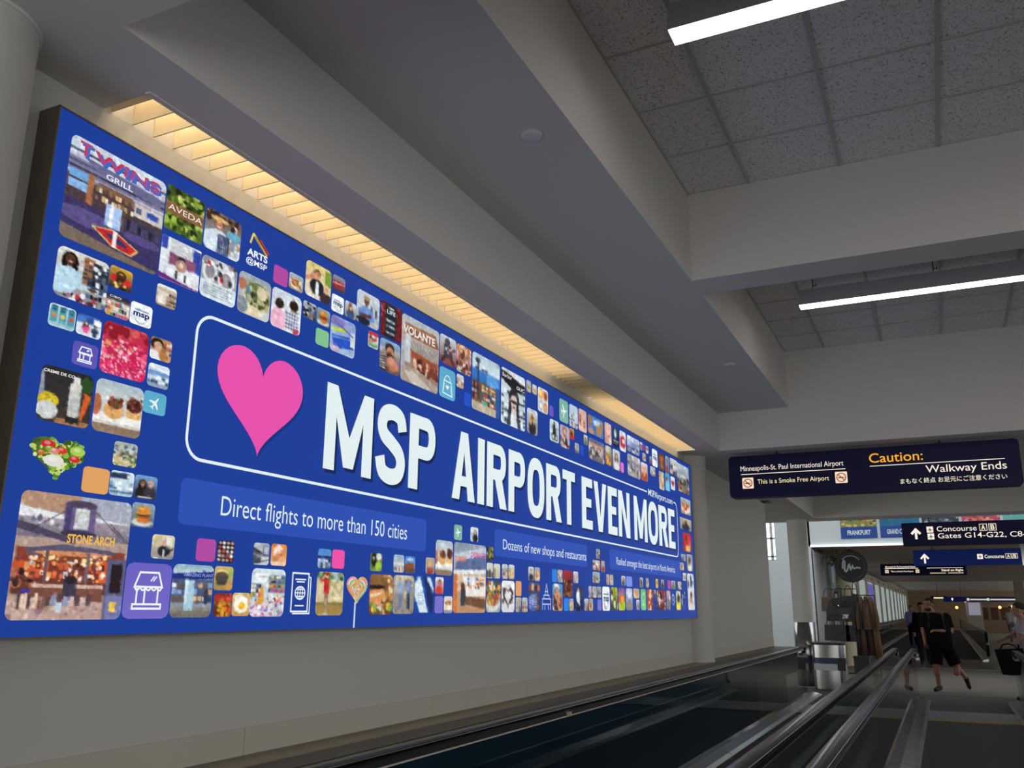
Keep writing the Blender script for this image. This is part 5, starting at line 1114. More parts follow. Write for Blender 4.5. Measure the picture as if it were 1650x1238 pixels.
def walkway(x0, x1, y0, y1, label, group, comb, far=False, edge='comb_yellow'):
    """x0, x1: the two glass planes; y0, y1: first and last end of the glass."""
    t = empty('moving_walkway', ((x0+x1)/2, y0, 0), label, 'moving walkway', group)
    dw = .165
    ya, yb = (comb, y1+1) if far else (y0-1, comb)
    MB().box(x0+dw, ya, .004, x1-dw, yb, .014).build('belt', M_BELT, t)
    if not far:
        cp = MB().box(x0+dw, comb, .004, x1-dw, comb+1.35, .02).build('comb_plate', M_COMB, t)
        MB().box(x0+dw, comb-.03, .014, x1-dw, comb+.035, .024).build('comb_edge', M_YEL if edge == 'comb_yellow' else M_MAT, cp)
        MB().box(x0-.1, comb+1.35, .003, x1+.1, comb+4.4, .012).build('landing_mat', M_MAT, t)
    else:
        MB().box(x0+dw, comb-1.3, .004, x1-dw, comb, .02).build('comb_plate', M_COMB, t)
        MB().box(x0-.1, comb-5.5, .003, x1+.1, comb-1.3, .014).build('landing_mat', M_COMB, t)
    for s, x in ((1, x0), (-1, x1)):
        # rounded end of the balustrade in the (y, z) plane
        def outline(rr, zt, zb, e0, e1):
            p = []
            zc = zt-rr
            for k in range(13):
                a = R(90-180*k/12); p.append((e1-rr+rr*math.cos(a), zc+rr*math.sin(a)))
            p = [q for q in p if q[1] >= zb]
            p.append((e1-rr*1.3, zb)); p.append((e0+rr*1.3, zb))
            l = []
            for k in range(13):
                a = R(270-180*k/12); l.append((e0+rr+rr*math.cos(a), zc+rr*math.sin(a)))
            return p+[q for q in l if q[1] >= zb]
        rr = .36
        bal = MB().extrude(outline(rr-.03, ZH-.05, .06, y0+.05, y1-.05), 'x', x-.006, x+.006).build('balustrade', GLASS, t)
        hr_ = .055; zt = ZH-.0175
        path = [(x, y0+.55, zt-2*hr_)]+[(x, y0+.15+hr_*math.cos(R(k)), zt-hr_+hr_*math.sin(R(k))) for k in range(270, 89, -15)]
        path += [(x, y1-.55+hr_*math.cos(R(k)), zt-hr_+hr_*math.sin(R(k))) for k in range(90, -91, -15)]+[(x, y1-.9, zt-2*hr_)]
        prof = [(-.042, -.012), (-.036, .010), (-.024, .0175), (.024, .0175), (.036, .010), (.042, -.012), (.036, -.0175), (-.036, -.0175)]
        if far:
            path = [(x, y0+rr+rr*math.cos(R(a)), ZH-rr-.0175+rr*math.sin(R(a))) for a in range(250, 89, -10)]+[(x, y1-rr+rr*math.cos(R(a)), ZH-rr-.0175+rr*math.sin(R(a))) for a in range(90, -71, -10)]
        MB().tube(path, 0, prof=prof).build('handrail', M_RUB, bal)
        MB().box(x-.022, y0+.2, ZH-.062, x+.022, y1-.62, ZH-.034).build('handrail_guide', M_BLACK, bal)
        MB().box(x-.014, y0+.2, ZH-.074, x+.014, y1-.62, ZH-.066).build('glass_bead', mat('pale_bead', 'd8d0c0', .35), bal)
        if edge == 'dark' and s == 1: MB().box(x-.03, y0+.3, .1, x-.012, 12.2, ZH-.08).build('backing_panel', mat('navy_panel', '124260', .5), bal)
        # sloped inner skirt deck with a shaped end
        d = MB(); xi = x+s*dw; ea, eb = y0+.35, y1+.45
        sec = [(x, .10), (x, .03), (xi, .0), (xi, .05), (x+s*dw*.75, .075)]
        d.extrude(sec, 'y', ea, eb-.5)
        v = []
        for k, (yy, sc) in enumerate(((eb-.5, 1), (eb-.25, .95), (eb-.08, .75), (eb, .35))):
            v += [(x+(px_-x)*(1 if k < 2 else sc*.4+.6), yy, pz_*sc) for px_, pz_ in sec]
        fcs = [(i*5+j, i*5+(j+1) % 5, (i+1)*5+(j+1) % 5, (i+1)*5+j) for i in range(3) for j in range(5)]+[(15, 16, 17, 18, 19)]
        d.add(v, fcs); d.build('skirt_deck', M_STEEL, t)
        for k in range(1, int((eb-ea)/2.4)+1):
            if k < 4 and not far:
                yk = eb-.55-2.4*k; MB().extrude([(a+(s*.001 if a != x else 0), z+.0015) for a, z in sec], 'y', yk, yk+.005).build('deck_joint', M_BLACK, t)
    return t
walkway(-.52, .94, -4, 17.0, 'moving walkway in the foreground with yellow comb edge, leading to the walking man', 'moving walkways', 14.3)
walkway(-2.27, -.80, -4, 17.0, 'moving walkway along the billboard wall, with black handrails and dark glass', 'moving walkways', 14.3, edge='dark')
walkway(-.52, 1.06, 30.8, 80, 'distant moving walkway starting behind the walking man', 'distant moving walkways', 32.5, True)
walkway(-2.4, -.80, 30.8, 80, 'distant moving walkway beside the frosted window wall', 'distant moving walkways', 32.5, True)
struct('trim_3', MB().box(-.80, -5, .0, -.52, 16.6, .10), mat('dark_centre_deck', '1c1b1a', .5))
cl = empty('cable_clip', (-2.235, 5.55, .842), 'tiny pale clip stuck on the left walkway handrail guide', 'clip')
MB().box(-2.247, 5.53, .842, -2.225, 5.57, .86).build('body', mat('pale_plastic', 'b8b4a8', .5), cl)

# ---------------------------------------------------------------- shop corner
tr = empty('trash_bin', (-2.12, 19.0, 0), 'rounded stainless steel bin with blue band beside the steel-clad column', 'trash bin')
def rbox(mb, cx, cy, z0, z1, hw, hd, r):
    p = []
    for ax, ay, a0 in ((cx+hw-r, cy+hd-r, 0), (cx-hw+r, cy+hd-r, 90), (cx-hw+r, cy-hd+r, 180), (cx+hw-r, cy-hd+r, 270)):
        for i in range(7): a = R(a0+15*i); p.append((ax+r*math.cos(a), ay+r*math.sin(a)))
    n = len(p); v = [(a, b, z0) for a, b in p]+[(a, b, z1) for a, b in p]
    mb.add(v, [(i, (i+1) % n, n+(i+1) % n, n+i) for i in range(n)], None, True); mb.add(v, [tuple(range(n-1, -1, -1)), tuple(range(n, 2*n))]); return mb
rbox(MB(), -2.12, 19.0, .02, .84, .315, .24, .14).build('body', M_STEELV, tr)
rbox(MB(), -2.12, 19.0, .84, .885, .325, .25, .14).build('lid', M_BLACK, tr)
rbox(MB(), -2.12, 19.0, .49, .60, .319, .244, .14).build('blue_band', mat('band_blue', '16285a', .4), tr)
MB().box(-2.40, 18.748, .37, -1.97, 18.755, .485).build('notice', mat('notice_white', 'b8c0c4', .5), tr)
MB().box(-1.97, 18.749, .37, -1.82, 18.754, .60).build('notice', mat('notice_dark', '1c1614', .4), tr)
rbox(MB(), -2.12, 19.0, 0, .03, .30, .23, .13).build('base', M_BLACK, tr)
# curtains on a rod
rod = empty('curtain_rod', (-2.97, 25, 3.02), 'dark curtain rod running along the shop front behind the white column', 'curtain rod')
MB().cyl((-2.97, 24.75, 3.02), (-2.97, 31, 3.02), .02).build('pole', M_BLACK, rod)
for y in (25, 26.6, 28.6): MB().box(-2.985, y-.02, 3.0, -2.955, y+.02, 3.12).build('bracket', M_BLACK, rod)
for (ya, yb), c, lb in (((24.53, 26.6), 'a2a3a6', 'grey floor-length curtain right behind the white column'), ((26.6, 28.2), '8d9198', 'darker grey curtain in the middle of the rod'), ((28.6, 30.9), 'bccedb', 'pale blue curtain at the far end of the rod')):
    ct = empty('curtain', (-2.97, ya, .1), lb, 'curtain', 'curtains on the rod')
    v = []; n = 60
    for k, z in enumerate((.1, 1.5, 3.0)):
        for i in range(n+1):
            q = i/n; v.append((-2.99+.06*math.sin(q*math.pi*2*(yb-ya)*3.2)*(1.2 if k < 2 else .7)+.02, ya+(yb-ya)*q, z))
    MB().add(v, [(j*(n+1)+i, j*(n+1)+i+1, (j+1)*(n+1)+i+1, (j+1)*(n+1)+i) for j in range(2) for i in range(n)], None, True).build('drape', mat('cloth_'+c, c, .9), ct, fix=False)
    MB().box(-2.985, ya, 2.98, -2.955, yb, 3.04).build('heading', mat('cloth_'+c, c, .9), ct)
# hanging plant
def plant(x, y, z, s, n, label, seed):
    t = empty('potted_plant', (x, y, z-.25*s), label, 'plant')
    MB().lathe((x, y, z-.25*s), [(0, 0), (.12*s, 0), (.16*s, .2*s), (.14*s, .2*s)], 16).build('basket', mat('basket_brown', '4a3a2a', .9), t)
    MB().cyl((x, y, z-.05*s), (x, y, 3.12), .006, n=6).build('hanging_wire', M_BLACK, t) if z > 2 else None
    rg = random.Random(seed); L = MB()
    for i in range(n):
        a = rg.uniform(0, 2*math.pi); e = rg.uniform(-.9, 1.2); d = Vector((math.cos(a)*math.cos(e), math.sin(a)*math.cos(e), math.sin(e)))
        c = Vector((x, y, z))+d*s*rg.uniform(.12, .46); sd = d.cross(Vector((rg.random()-.5, rg.random()-.5, rg.random()))).normalized()*.05*s; tp = d*.16*s+Vector((0, 0, -.03*s))
        L.add([c, c+tp*.5+sd, c+tp, c+tp*.5-sd], [(0, 1, 2, 3)])
    L.build('foliage', mat('leaf_green', '748a52', .6, noise=.3, nscale=6), t, fix=False)
plant(-2.52, 26.3, 2.93, .72, 170, 'leafy green plant hanging behind the round black sign', 3)
plant(-2.55, 25.4, 2.02, .4, 60, 'small green plant above the black handbags', 8)
# round blade sign
RX, RY, RZ = -2.14, 25.6, 2.64
rs = empty('round_sign', (RX, RY, RZ-.42), 'round black shop sign with white handwriting on a wall bracket', 'sign')
MB().cyl((RX, RY, RZ), (RX, RY+.07, RZ), .42, n=48, smooth=False).build('disc', M_BLACK, rs)
f = Flat().disc(0, 0, .385, .385, '1e2630', .5, 40).ring(0, 0, .42, .42, .02, '30343a', .6).ring(0, 0, .35, .35, .012, '5a646c', 1, -70, 250)
f.strip([(-.21, -.06), (-.2, .1), (-.17, .16), (-.145, .12), (-.16, -.02), (-.165, -.11), (-.13, -.13), (-.09, -.08), (-.06, .03), (-.035, .05), (-.03, -.04), (-.01, -.08), (.02, -.02), (.04, .02), (.06, -.05), (.1, -.05), (.14, -.03), (.24, -.045)], .042, 'c8d4d8', 2)
for i in range(17): a = R(40+6*i); f.rect(.28*math.cos(a)-.011, .28*math.sin(a)-.014, .28*math.cos(a)+.011, .28*math.sin(a)+.014, 'c4ccd0', 2)
f.fill(MB(), lambda u, v, l: (RX+u, RY-.001*l, RZ+v)).build('face', PRINT, rs, fix=False)
MB().tube([(RX-.1, RY+.04, 3.11), (RX-.1, RY+.04, 3.05), (RX, RY+.04, 3.08), (RX+.22, RY+.04, RZ+.35)], .02).build('bracket', M_BLACK, rs)
# merchandise stand with bags, rack with coats
st = empty('display_stand', (-2.3, 24.0, 0), 'black metal stand holding the black handbags behind the bin', 'display stand')
MB().cyl((-2.3, 24, .02), (-2.3, 24, 2.05), .025).build('pole', M_BLACK, st); MB().lathe((-2.3, 24, 0), [(0, 0), (.3, 0), (.3, .02), (0, .03)], 24).build('base', M_BLACK, st)
for z in (2.02, 1.72, 1.36): MB().cyl((-2.65, 24, z), (-1.95, 24, z), .012).build('arm', M_BLACK, st)
def bag(x, y, ztop, wd, h, col, label, group='bags on the display stand'):
    t = empty('handbag', (x, y, ztop-h), label, 'bag', group)
    hb = h*.62
    m_ = mat('bag_'+col, col, .5)
    p = [(x-wd/2, ztop-h), (x+wd/2, ztop-h), (x+wd*.44, ztop-h+hb), (x-wd*.44, ztop-h+hb)]
    MB().extrude(p, 'y', y-.06, y+.06).build('body', m_, t)
    MB().box(x-wd*.45, y-.068, ztop-h+hb*.5, x+wd*.45, y-.058, ztop-h+hb).build('flap', m_, t)
    MB().tube([(x-wd*.3, y, ztop-h+hb)]+[(x+wd*.3*math.cos(R(a)), y, ztop-h+hb+(h-hb)*math.sin(R(a))) for a in range(170, 9, -20)]+[(x+wd*.3, y, ztop-h+hb)], .01, 6).build('strap', m_, t)
    if col == '121212': MB().box(x-.012, y-.072, ztop-h+hb*.5, x+.012, y-.066, ztop-h+hb*.58).build('clasp', M_STEEL, t)
for a in ((-2.62, 23.9, 2.03, .30, .56, '4a3c30', 'brown handbag at the upper left of the display stand'), (-2.36, 23.84, 2.05, .32, .66, '121212', 'black handbag at the top of the stand, second from the left'),
          (-2.12, 23.9, 2.1, .28, .66, '181818', 'black handbag at the top of the stand beside the brown coats'), (-1.97, 23.97, 2.18, .18, .74, '0e0e10', 'narrow black bag hanging highest on the stand'),
          (-2.5, 23.76, 1.74, .32, .5, '1a1918', 'black bag in the middle row of the stand, left of the patched one'), (-2.2, 23.74, 1.75, .32, .52, '2a2a2c', 'dark grey bag with pale patch in the middle row of the stand'),
          (-2.56, 23.62, 1.38, .32, .6, '1c1a1a', 'black bag at the lower left of the stand'), (-2.29, 23.6, 1.39, .34, .62, '161618', 'black bag at the bottom centre of the stand'), (-2.09, 23.6, 1.38, .26, .62, '141416', 'black bag at the lower right of the stand')): bag(*a)
MB().box(-2.27, 23.665, 1.3, -2.13, 23.671, 1.4).build('patch', mat('notice_white', 'b8c0c4', .5), bpy.data.objects['handbag.005'])
rk = empty('coat_rack', (-1.75, 23.6, 0), 'black rail holding the long brown coats', 'coat rack')
MB().cyl((-1.98, 23.6, 1.86), (-1.5, 23.6, 1.86), .012).build('rail', M_BLACK, rk)
for x in (-1.98, -1.5): MB().cyl((x, 23.6, 0), (x, 23.6, 1.86), .014).build('post', M_BLACK, rk)
MB().box(-2.0, 23.45, 0, -1.48, 23.75, .02).build('base', M_BLACK, rk)
def coat(x, col, zb, lb, w_=.16, lean=0):
    t = empty('coat', (x, 23.6, zb), lb, 'coat', 'coats on the rail'); m_ = mat('coat_'+col, col, .85)
    v = []; n = 14
    for z, hw, hd in ((zb, w_*.75, .13), (zb+.5, w_*.66, .12), (1.3, w_*.6, .11), (1.66, w_*.62, .1), (1.78, w_*.42, .07), (1.83, .03, .03)):
        for i in range(n):
            a = 2*math.pi*i/n; v.append((x+lean*(1.8-z)+hw*math.cos(a)*(1+.1*math.sin(5*a)), 23.6+hd*math.sin(a), z))
    MB().add(v, [(j*n+i, j*n+(i+1) % n, (j+1)*n+(i+1) % n, (j+1)*n+i) for j in range(5) for i in range(n)]+[tuple(range(n))], None, True).build('body', m_, t)
    for s in (-1, 1): MB().tube([(x+s*w_*.55, 23.55, 1.68), (x+s*w_*.8+lean*.3, 23.5, 1.35), (x+s*w_*.75+lean*.6, 23.48, 1.05)], .045, 8).build('sleeve', m_, t)
    MB().tube([(x, 23.6, 1.82), (x, 23.6, 1.9), (x+.02, 23.6, 1.885)], .006, 6).build('hook', M_STEEL, t)
coat(-1.93, '15120f', .35, 'black coat at the left end of the rail', .10); coat(-1.82, '46301f', .4, 'rust brown coat second on the rail', .12); coat(-1.71, '2a1a12', .45, 'dark brown coat in the middle of the rail', .10, .05); coat(-1.6, '52381f', .3, 'tan brown coat at the right end of the rail', .13, .07)
bx = empty('storage_crate', (-1.85, 22.9, 0), 'black crate on the floor in front of the coats', 'crate')
MB().box(-2.02, 22.75, 0, -1.68, 23.1, .42).build('body', M_BLACK, bx); MB().box(-2.03, 22.74, .42, -1.67, 23.11, .46).build('lid', M_BLACK, bx)
# far right concourse
ks = empty('kiosk', (1.9, 62, 0), 'small grey lit kiosk far behind the walking man', 'kiosk')
MB().box(1.25, 62, 0, 2.1, 63.5, 1.2).build('counter', M_FARWALL, ks); MB().box(1.25, 62.2, 1.25, 2.1, 63.4, 2.0).build('display', emit('kiosk_glow', 'a8a4b4', .6), ks); MB().box(1.2, 62, 2.0, 2.15, 63.5, 2.15).build('canopy', M_FARWALL, ks)
for x in (1.25, 2.0): MB().box(x, 62.1, 1.2, x+.1, 62.2, 2.0).build('post', M_TEE, ks)
sh = empty('shop_front', (3.2, 74, 0), 'warm wooden shop front with lit vertical strip far away on the right', 'shop front')
MB().box(2.2, 74, 0, 8.2, 74.4, 2.1).build('facade', M_WOOD, sh); MB().box(4.35, 73.9, .3, 4.55, 73.98, 1.9).build('lit_strip', emit('warm_lamp', 'ffd9a0', 1.4), sh); MB().box(2.3, 72.8, 0, 5.0, 73.4, .9).build('counter', mat('counter_tan', '90785e', .6), sh)
MB().box(2.1, 73.7, 2.1, 8.3, 74.4, 2.5).build('bulkhead', mat('bulkhead_tan', 'b09a78', .7), sh)
for i in range(3): MB().box(2.4+.65*i, 73.94, .9, 2.85+.65*i, 73.99, 1.75).build('panel', mat('poster_rust', '6e3c2a', .6), sh)
for x, z, lb in ((.7, 1.7, 'small amber lamp left of the far kiosk'), (3.0, 1.72, 'small amber lamp right of the far kiosk'), (1.2, 2.1, 'amber lamp under the far blue sign, left'), (4.4, 2.1, 'amber lamp under the far blue sign, right')):
    l = empty('globe_lamp', (x, 61, z), lb, 'lamp', 'amber lamps in the distance'); MB().ball((x, 61, z), .09).build('globe', emit('amber_lamp', 'ffc070', 2.0), l); MB().cyl((x, 61, z+.08), (x, 61, 3.3), .004, n=6).build('cord', M_BLACK, l)
struct('column', MB().box(3.7, 58, 0, 4.15, 58.6, 3.3), mat('far_column', '8a7c6e', .7))
for k in range(3):
    wx = 5.0+.5*k; o = struct('window_%d' % (24+k), MB().box(wx, 70, .2, wx+.1, 70.1, 2.6), M_TEE); MB().box(wx+.1, 70.02, .2, wx+.45, 70.06, 2.6).build('pane', emit('bright_daylight', 'd4dce4', .9), o)
# ---------------------------------------------------------------- people
def capsule(mb, p, q, r0, r1, n=14):
    p, q = Vector(p), Vector(q); d = q-p; L = max(d.length, 1e-5); d = d/L
    a = d.orthogonal().normalized(); b = d.cross(a); rings = []
    for k in range(5): t = R(-90+18*k+8); rings.append((p+d*(r0*math.sin(t)), r0*math.cos(t)))
    rings.append((p, r0)); rings.append((q, r1))
    for k in range(1, 6): t = R(18*k-8); rings.append((q+d*(r1*math.sin(t)), r1*math.cos(t)))
    v = [c+a*(r*math.cos(2*math.pi*i/n))+b*(r*math.sin(2*math.pi*i/n)) for c, r in rings for i in range(n)]
    m_ = len(rings)
    return mb.add(v, [(j*n+i, j*n+(i+1) % n, (j+1)*n+(i+1) % n, (j+1)*n+i) for j in range(m_-1) for i in range(n)]+[tuple(range(n-1, -1, -1)), tuple(range((m_-1)*n, m_*n))])
def cone(mb, p, q, r0, r1): return mb.cyl(p, q, r0, r1, 16)
def rball(mb, c, r, yaw=0):
    t = MB().ball((0, 0, 0), r, 16, 10); cs, sn = math.cos(yaw), math.sin(yaw)
    return mb.add([(c[0]+x*cs-y*sn, c[1]+x*sn+y*cs, c[2]+z) for x, y, z in t.v], t.f)
def fuse(mb, name, m, parent, voxel, smooth=3):
    """Melt overlapping pieces into one continuous skin."""
    o = mb.build('fusing', m)
    md = o.modifiers.new('r', 'REMESH'); md.mode = 'VOXEL'; md.voxel_size = voxel
    sm = o.modifiers.new('s', 'SMOOTH'); sm.iterations = smooth; sm.factor = .5
    dg = bpy.context.evaluated_depsgraph_get(); dg.update()
    me = bpy.data.meshes.new_from_object(o.evaluated_get(dg)); me.name = name
    old = o.data; bpy.data.objects.remove(o); bpy.data.meshes.remove(old)
    me.polygons.foreach_set('use_smooth', [True]*len(me.polygons))
    if not me.materials: me.materials.append(m)
    return new_obj(name, me, parent)
SKINM = mat('skin', '9a6e58', .6)
def hand(mb, wrist, d, nrm, s=1.0, curl=.5):
    """Palm, four unequal fingers and a thumb; d points along the hand, nrm out of the palm."""
    d = Vector(d).normalized(); nrm = Vector(nrm); nrm = (nrm-d*nrm.dot(d)).normalized(); sd = d.cross(nrm); w_ = Vector(wrist)
    capsule(mb, w_, w_+d*.03*s, .026*s, .03*s)
    for k in range(4): capsule(mb, w_+d*.03*s+sd*(k-1.5)*.012*s, w_+d*.085*s+sd*(k-1.5)*.02*s, .017*s, .0125*s, 8)
    for k, L in enumerate((.066, .08, .075, .058)):
        p = w_+d*.088*s+sd*(k-1.5)*.0215*s; ang = curl
        for j, seg in enumerate((.45, .32, .23)):
            dd = (d*math.cos(ang)+nrm*math.sin(ang)).normalized(); q = p+dd*L*s*seg
            capsule(mb, p, q, .0098*s-.001*j*s, .009*s-.001*j*s, 8); p = q; ang += curl*.8
    p = w_+d*.03*s-sd*.03*s; q = p+(d*.5-sd*.75+nrm*.35).normalized()*.045*s; capsule(mb, p, q, .014*s, .0115*s, 8)
    capsule(mb, q, q+(d*.9-sd*.25+nrm*.4).normalized()*.034*s, .011*s, .009*s, 8)
def head(mb, c, yaw, s=1.0, pitch=0):
    c = Vector(c); fwd = Vector((math.sin(yaw), -math.cos(yaw), 0)); sd = Vector((math.cos(yaw), math.sin(yaw), 0))
    rball(mb, c+Vector((0, 0, .03*s)), (.076*s, .096*s, .098*s), yaw)
    rball(mb, c+fwd*.018*s+Vector((0, 0, -.045*s)), (.062*s, .074*s, .075*s), yaw)
    rball(mb, c+fwd*.05*s+Vector((0, 0, -.095*s)), (.032*s, .028*s, .024*s), yaw)
    capsule(mb, c+fwd*.088*s+Vector((0, 0, .018*s)), c+fwd*.108*s+Vector((0, 0, -.022*s)), .009*s, .014*s, 8)
    capsule(mb, c+fwd*.086*s-sd*.022*s+Vector((0, 0, -.062*s)), c+fwd*.086*s+sd*.022*s+Vector((0, 0, -.062*s)), .008*s, .008*s, 8)
    capsule(mb, c+fwd*.083*s-sd*.045*s+Vector((0, 0, .03*s)), c+fwd*.083*s+sd*.045*s+Vector((0, 0, .03*s)), .009*s, .009*s, 8)
    for k in (-1, 1): rball(mb, c+sd*k*.078*s+Vector((0, 0, -.008*s)), (.012*s, .02*s, .032*s), yaw)
    return fwd, sd
def face_bits(parent, c, fwd, sd, s, beard=None):
    c = Vector(c)
    for k in (-1, 1):
        MB().ball(c+fwd*.086*s+sd*k*.032*s+Vector((0, 0, .008*s)), (.011*s, .009*s, .007*s), 10, 6).build('eye', mat('eye_dark', '1c1410', .3), parent, off=(0, 0, 0))
    if beard:
        b = MB(); rball(b, c+fwd*.028*s+Vector((0, 0, -.078*s)), (.06*s, .066*s, .052*s), math.atan2(fwd.x, -fwd.y)); b.build('beard', mat('beard_dark', beard, .9), parent, off=(0, 0, 0))
def figure(loc, label, J, col, voxel=.008, hair='short', yaw=0, beard=None, hs=1.0, group=None):
    """J holds the joints, each (x, y, z) from the standing point; col names the clothing colours."""
    t = empty('person', loc, label, 'person', group)
    V = {k: Vector(v) for k, v in J.items()}; g = J.get('girth', 1.0) if not isinstance(J.get('girth'), tuple) else 1.0
    g = col.get('girth', 1.0)
    sk = MB(); fwd, sd = head(sk, V['head'], yaw, hs)
    capsule(sk, V['neck'], V['head']+Vector((0, 0, -.06)), .058, .052)
    ch = (V['sl']+V['sr'])/2+Vector((0, 0, -.12)); hp_ = (V['hl']+V['hr'])/2
    side = (V['sl']-V['sr']).normalized()
    def torso(mb, e):
        for k in (-1, 1):
            capsule(mb, ch+side*k*.085*g+Vector((0, 0, .02)), hp_+side*k*.075*g+Vector((0, 0, .06)), .115*g+e, .115*g+e)
        capsule(mb, V['sl']+Vector((0, 0, -.02)), V['sr']+Vector((0, 0, -.02)), .062+e, .062+e)
        capsule(mb, V['neck']+Vector((0, 0, -.05)), ch, .075+e*.5, .12*g+e)
        if g > 1.1: rball(mb, (ch+hp_)/2+fwd*.03+Vector((0, 0, -.04)), (.165*g+e, .12*g+e, .2+e))
    torso(sk, 0)
    for q in 'lr':
        capsule(sk, V['s'+q], V['e'+q], .056*g**.5, .043*g**.5); capsule(sk, V['e'+q], V['w'+q], .044*g**.5, .028)
        capsule(sk, V['h'+q], V['k'+q], .092*g**.5, .058*g**.5); capsule(sk, V['k'+q]+Vector((0, .01, -.12)), V['k'+q], .06*g**.5, .056)
        capsule(sk, V['k'+q], V['a'+q], .056, .038); capsule(sk, V['a'+q], V['t'+q], .038, .03)
        if ('d'+q) in V: hand(sk, V['w'+q], V['d'+q], V['n'+q], 1.0, col.get('curl', .5))
        else: capsule(sk, V['w'+q], V['w'+q]+(V['w'+q]-V['e'+q]).normalized()*.1, .03, .025)
    skm = mat('skin_'+col.get('skin', '9a6e58'), col.get('skin', '9a6e58'), .6)
    body = fuse(sk, 'body', skm, t, voxel)
    face_bits(t, V['head'], fwd, sd, hs, beard)
    tp = MB(); torso(tp, .016)
    for q in 'lr':
        if col.get('sleeve', 'short') == 'short':
            mid = V['s'+q]+(V['e'+q]-V['s'+q])*.78; cone(tp, V['s'+q], mid, .078*g**.5, .074*g**.5)
        elif col['sleeve'] == 'long':
            capsule(tp, V['s'+q], V['e'+q], .074, .058); cone(tp, V['e'+q], V['w'+q], .058, .045)
        rball(tp, V['s'+q], (.076, .076, .076))
    fuse(tp, 'shirt', mat('shirt_'+col['top'], col['top'], .95, spec=.08), t, voxel, 4)
    pn = MB(); cone(pn, hp_+Vector((0, 0, -.08)), hp_+Vector((0, 0, .12)), .16*g, .165*g)
    rball(pn, hp_, (.185*g, .14*g, .13))
    for q in 'lr':
        if col.get('legs', 'long') == 'short':
            m2 = V['h'+q]+(V['k'+q]-V['h'+q])*.93; cone(pn, V['h'+q], m2, .118*g**.5, .108*g**.5); rball(pn, V['h'+q], (.118*g**.5,)*3)
        else:
            capsule(pn, V['h'+q], V['k'+q], .108*g**.5, .078); cone(pn, V['k'+q], V['a'+q], .076, .06); rball(pn, V['k'+q], (.076,)*3)
    fuse(pn, 'shorts' if col.get('legs') == 'short' else 'trousers', mat('cloth_legs_'+col['bottom'], col['bottom'], .95, spec=.08), t, voxel, 4)
    for q in 'lr':
        s_ = MB(); a, b = V['a'+q], V['t'+q]; dd = (b-a); f2 = dd.normalized()
        capsule(s_, a+Vector((0, 0, -.02))-f2*.03, b, .05, .038); capsule(s_, a, a+Vector((0, 0, -.02)), .047, .05)
        fuse(s_, 'shoe', mat('shoe_'+col.get('shoe', '0f0f10'), col.get('shoe', '0f0f10'), .6), t, max(voxel, .008))
    hr = MB(); hc = V['head']+Vector((0, 0, .045*hs))-fwd*.012
    rball(hr, hc+Vector((0, 0, .012)), (.082*hs, .1*hs, .092*hs), yaw)
    if hair == 'long':
        capsule(hr, hc-fwd*.04, hc-fwd*.07+Vector((0, 0, -.2)), .08, .06)
    elif hair == 'bun':
        rball(hr, hc-fwd*.1+Vector((0, 0, .02)), (.05, .05, .05))
    # cut the face free
    hv = hr
    ho = fuse(hv, 'hair', mat('hair_'+col.get('hair', '17110e'), col.get('hair', '17110e'), .85), t, max(voxel, .008), 2)
    import bmesh
    b = bmesh.new(); b.from_mesh(ho.data); c0 = V['head']
    dl = [f_ for f_ in b.faces if (f_.calc_center_median()-c0).dot(fwd) > (.045 if f_.calc_center_median().z < c0.z+.075 else .095) or f_.calc_center_median().z < c0.z+(-.03 if hair == 'short' else -.3)]
    bmesh.ops.delete(b, geom=dl, context='FACES'); b.to_mesh(ho.data); b.free()
    return t, V
MX, MY = -.235, 19.55
man, MV = figure((MX, MY, 0), 'man in black t-shirt and black shorts walking towards the camera', dict(
    head=(-.035, -.03, 1.615), neck=(.02, 0, 1.46), sr=(-.125, -.01, 1.40), sl=(.255, .03, 1.39), er=(-.175, .02, 1.13), wr=(-.165, -.09, .93),
    el=(.315, .03, 1.12), wl=(.10, -.2, 1.13), hr=(.0, 0, .86), hl=(.2, .0, .86), kr=(-.01, -.07, .47), ar=(.0, -.02, .09), tr=(-.07, -.17, .045),
    kl=(.33, .04, .48), al=(.49, .33, .235), tl=(.525, .36, .07), dr=(.1, -.3, -1), nr=(1, -.2, .1), dl=(-1, -.2, .05), nl=(0, .5, -1)),
    dict(top='151516', bottom='101011', legs='short', shoe='0d0d0e', skin='946450', girth=1.16, hair='120e0c', curl=.45), .007, 'short', -.45, beard='2c1e18')
ph = empty('phone', (MX-.15, MY-.12, .80), 'dark phone in the right hand of the man in black', 'phone'); MB().box(MX-.158, MY-.17, .78, MX-.145, MY-.10, .90).build('case', M_BLACK, ph)
bpk = empty('backpack', (MX+.1, MY+.24, 1.0), 'dark backpack on the back of the man in black', 'backpack')
b_ = MB(); rball(b_, (.0, .0, .2), (.19, .09, .27)); rball(b_, (.0, .07, .1), (.15, .06, .15)); fuse(b_, 'pack', mat('pack_black', '141416', .9, spec=.1), bpk, .012)
for s in (-1, 1): MB().tube([(MX+.075+s*.13, MY+.16, 1.38), (MX+.07+s*.13, MY+.03, 1.478), (MX+.07+s*.12, MY-.125, 1.38), (MX+.07+s*.13, MY-.155, 1.22), (MX+.07+s*.19, MY-.04, 1.05), (MX+.1+s*.19, MY+.14, 1.04)], .014, 6).build('strap', mat('strap_black', '0a0a0b', .7), bpk)
WX, WY = 1.20, 18.3
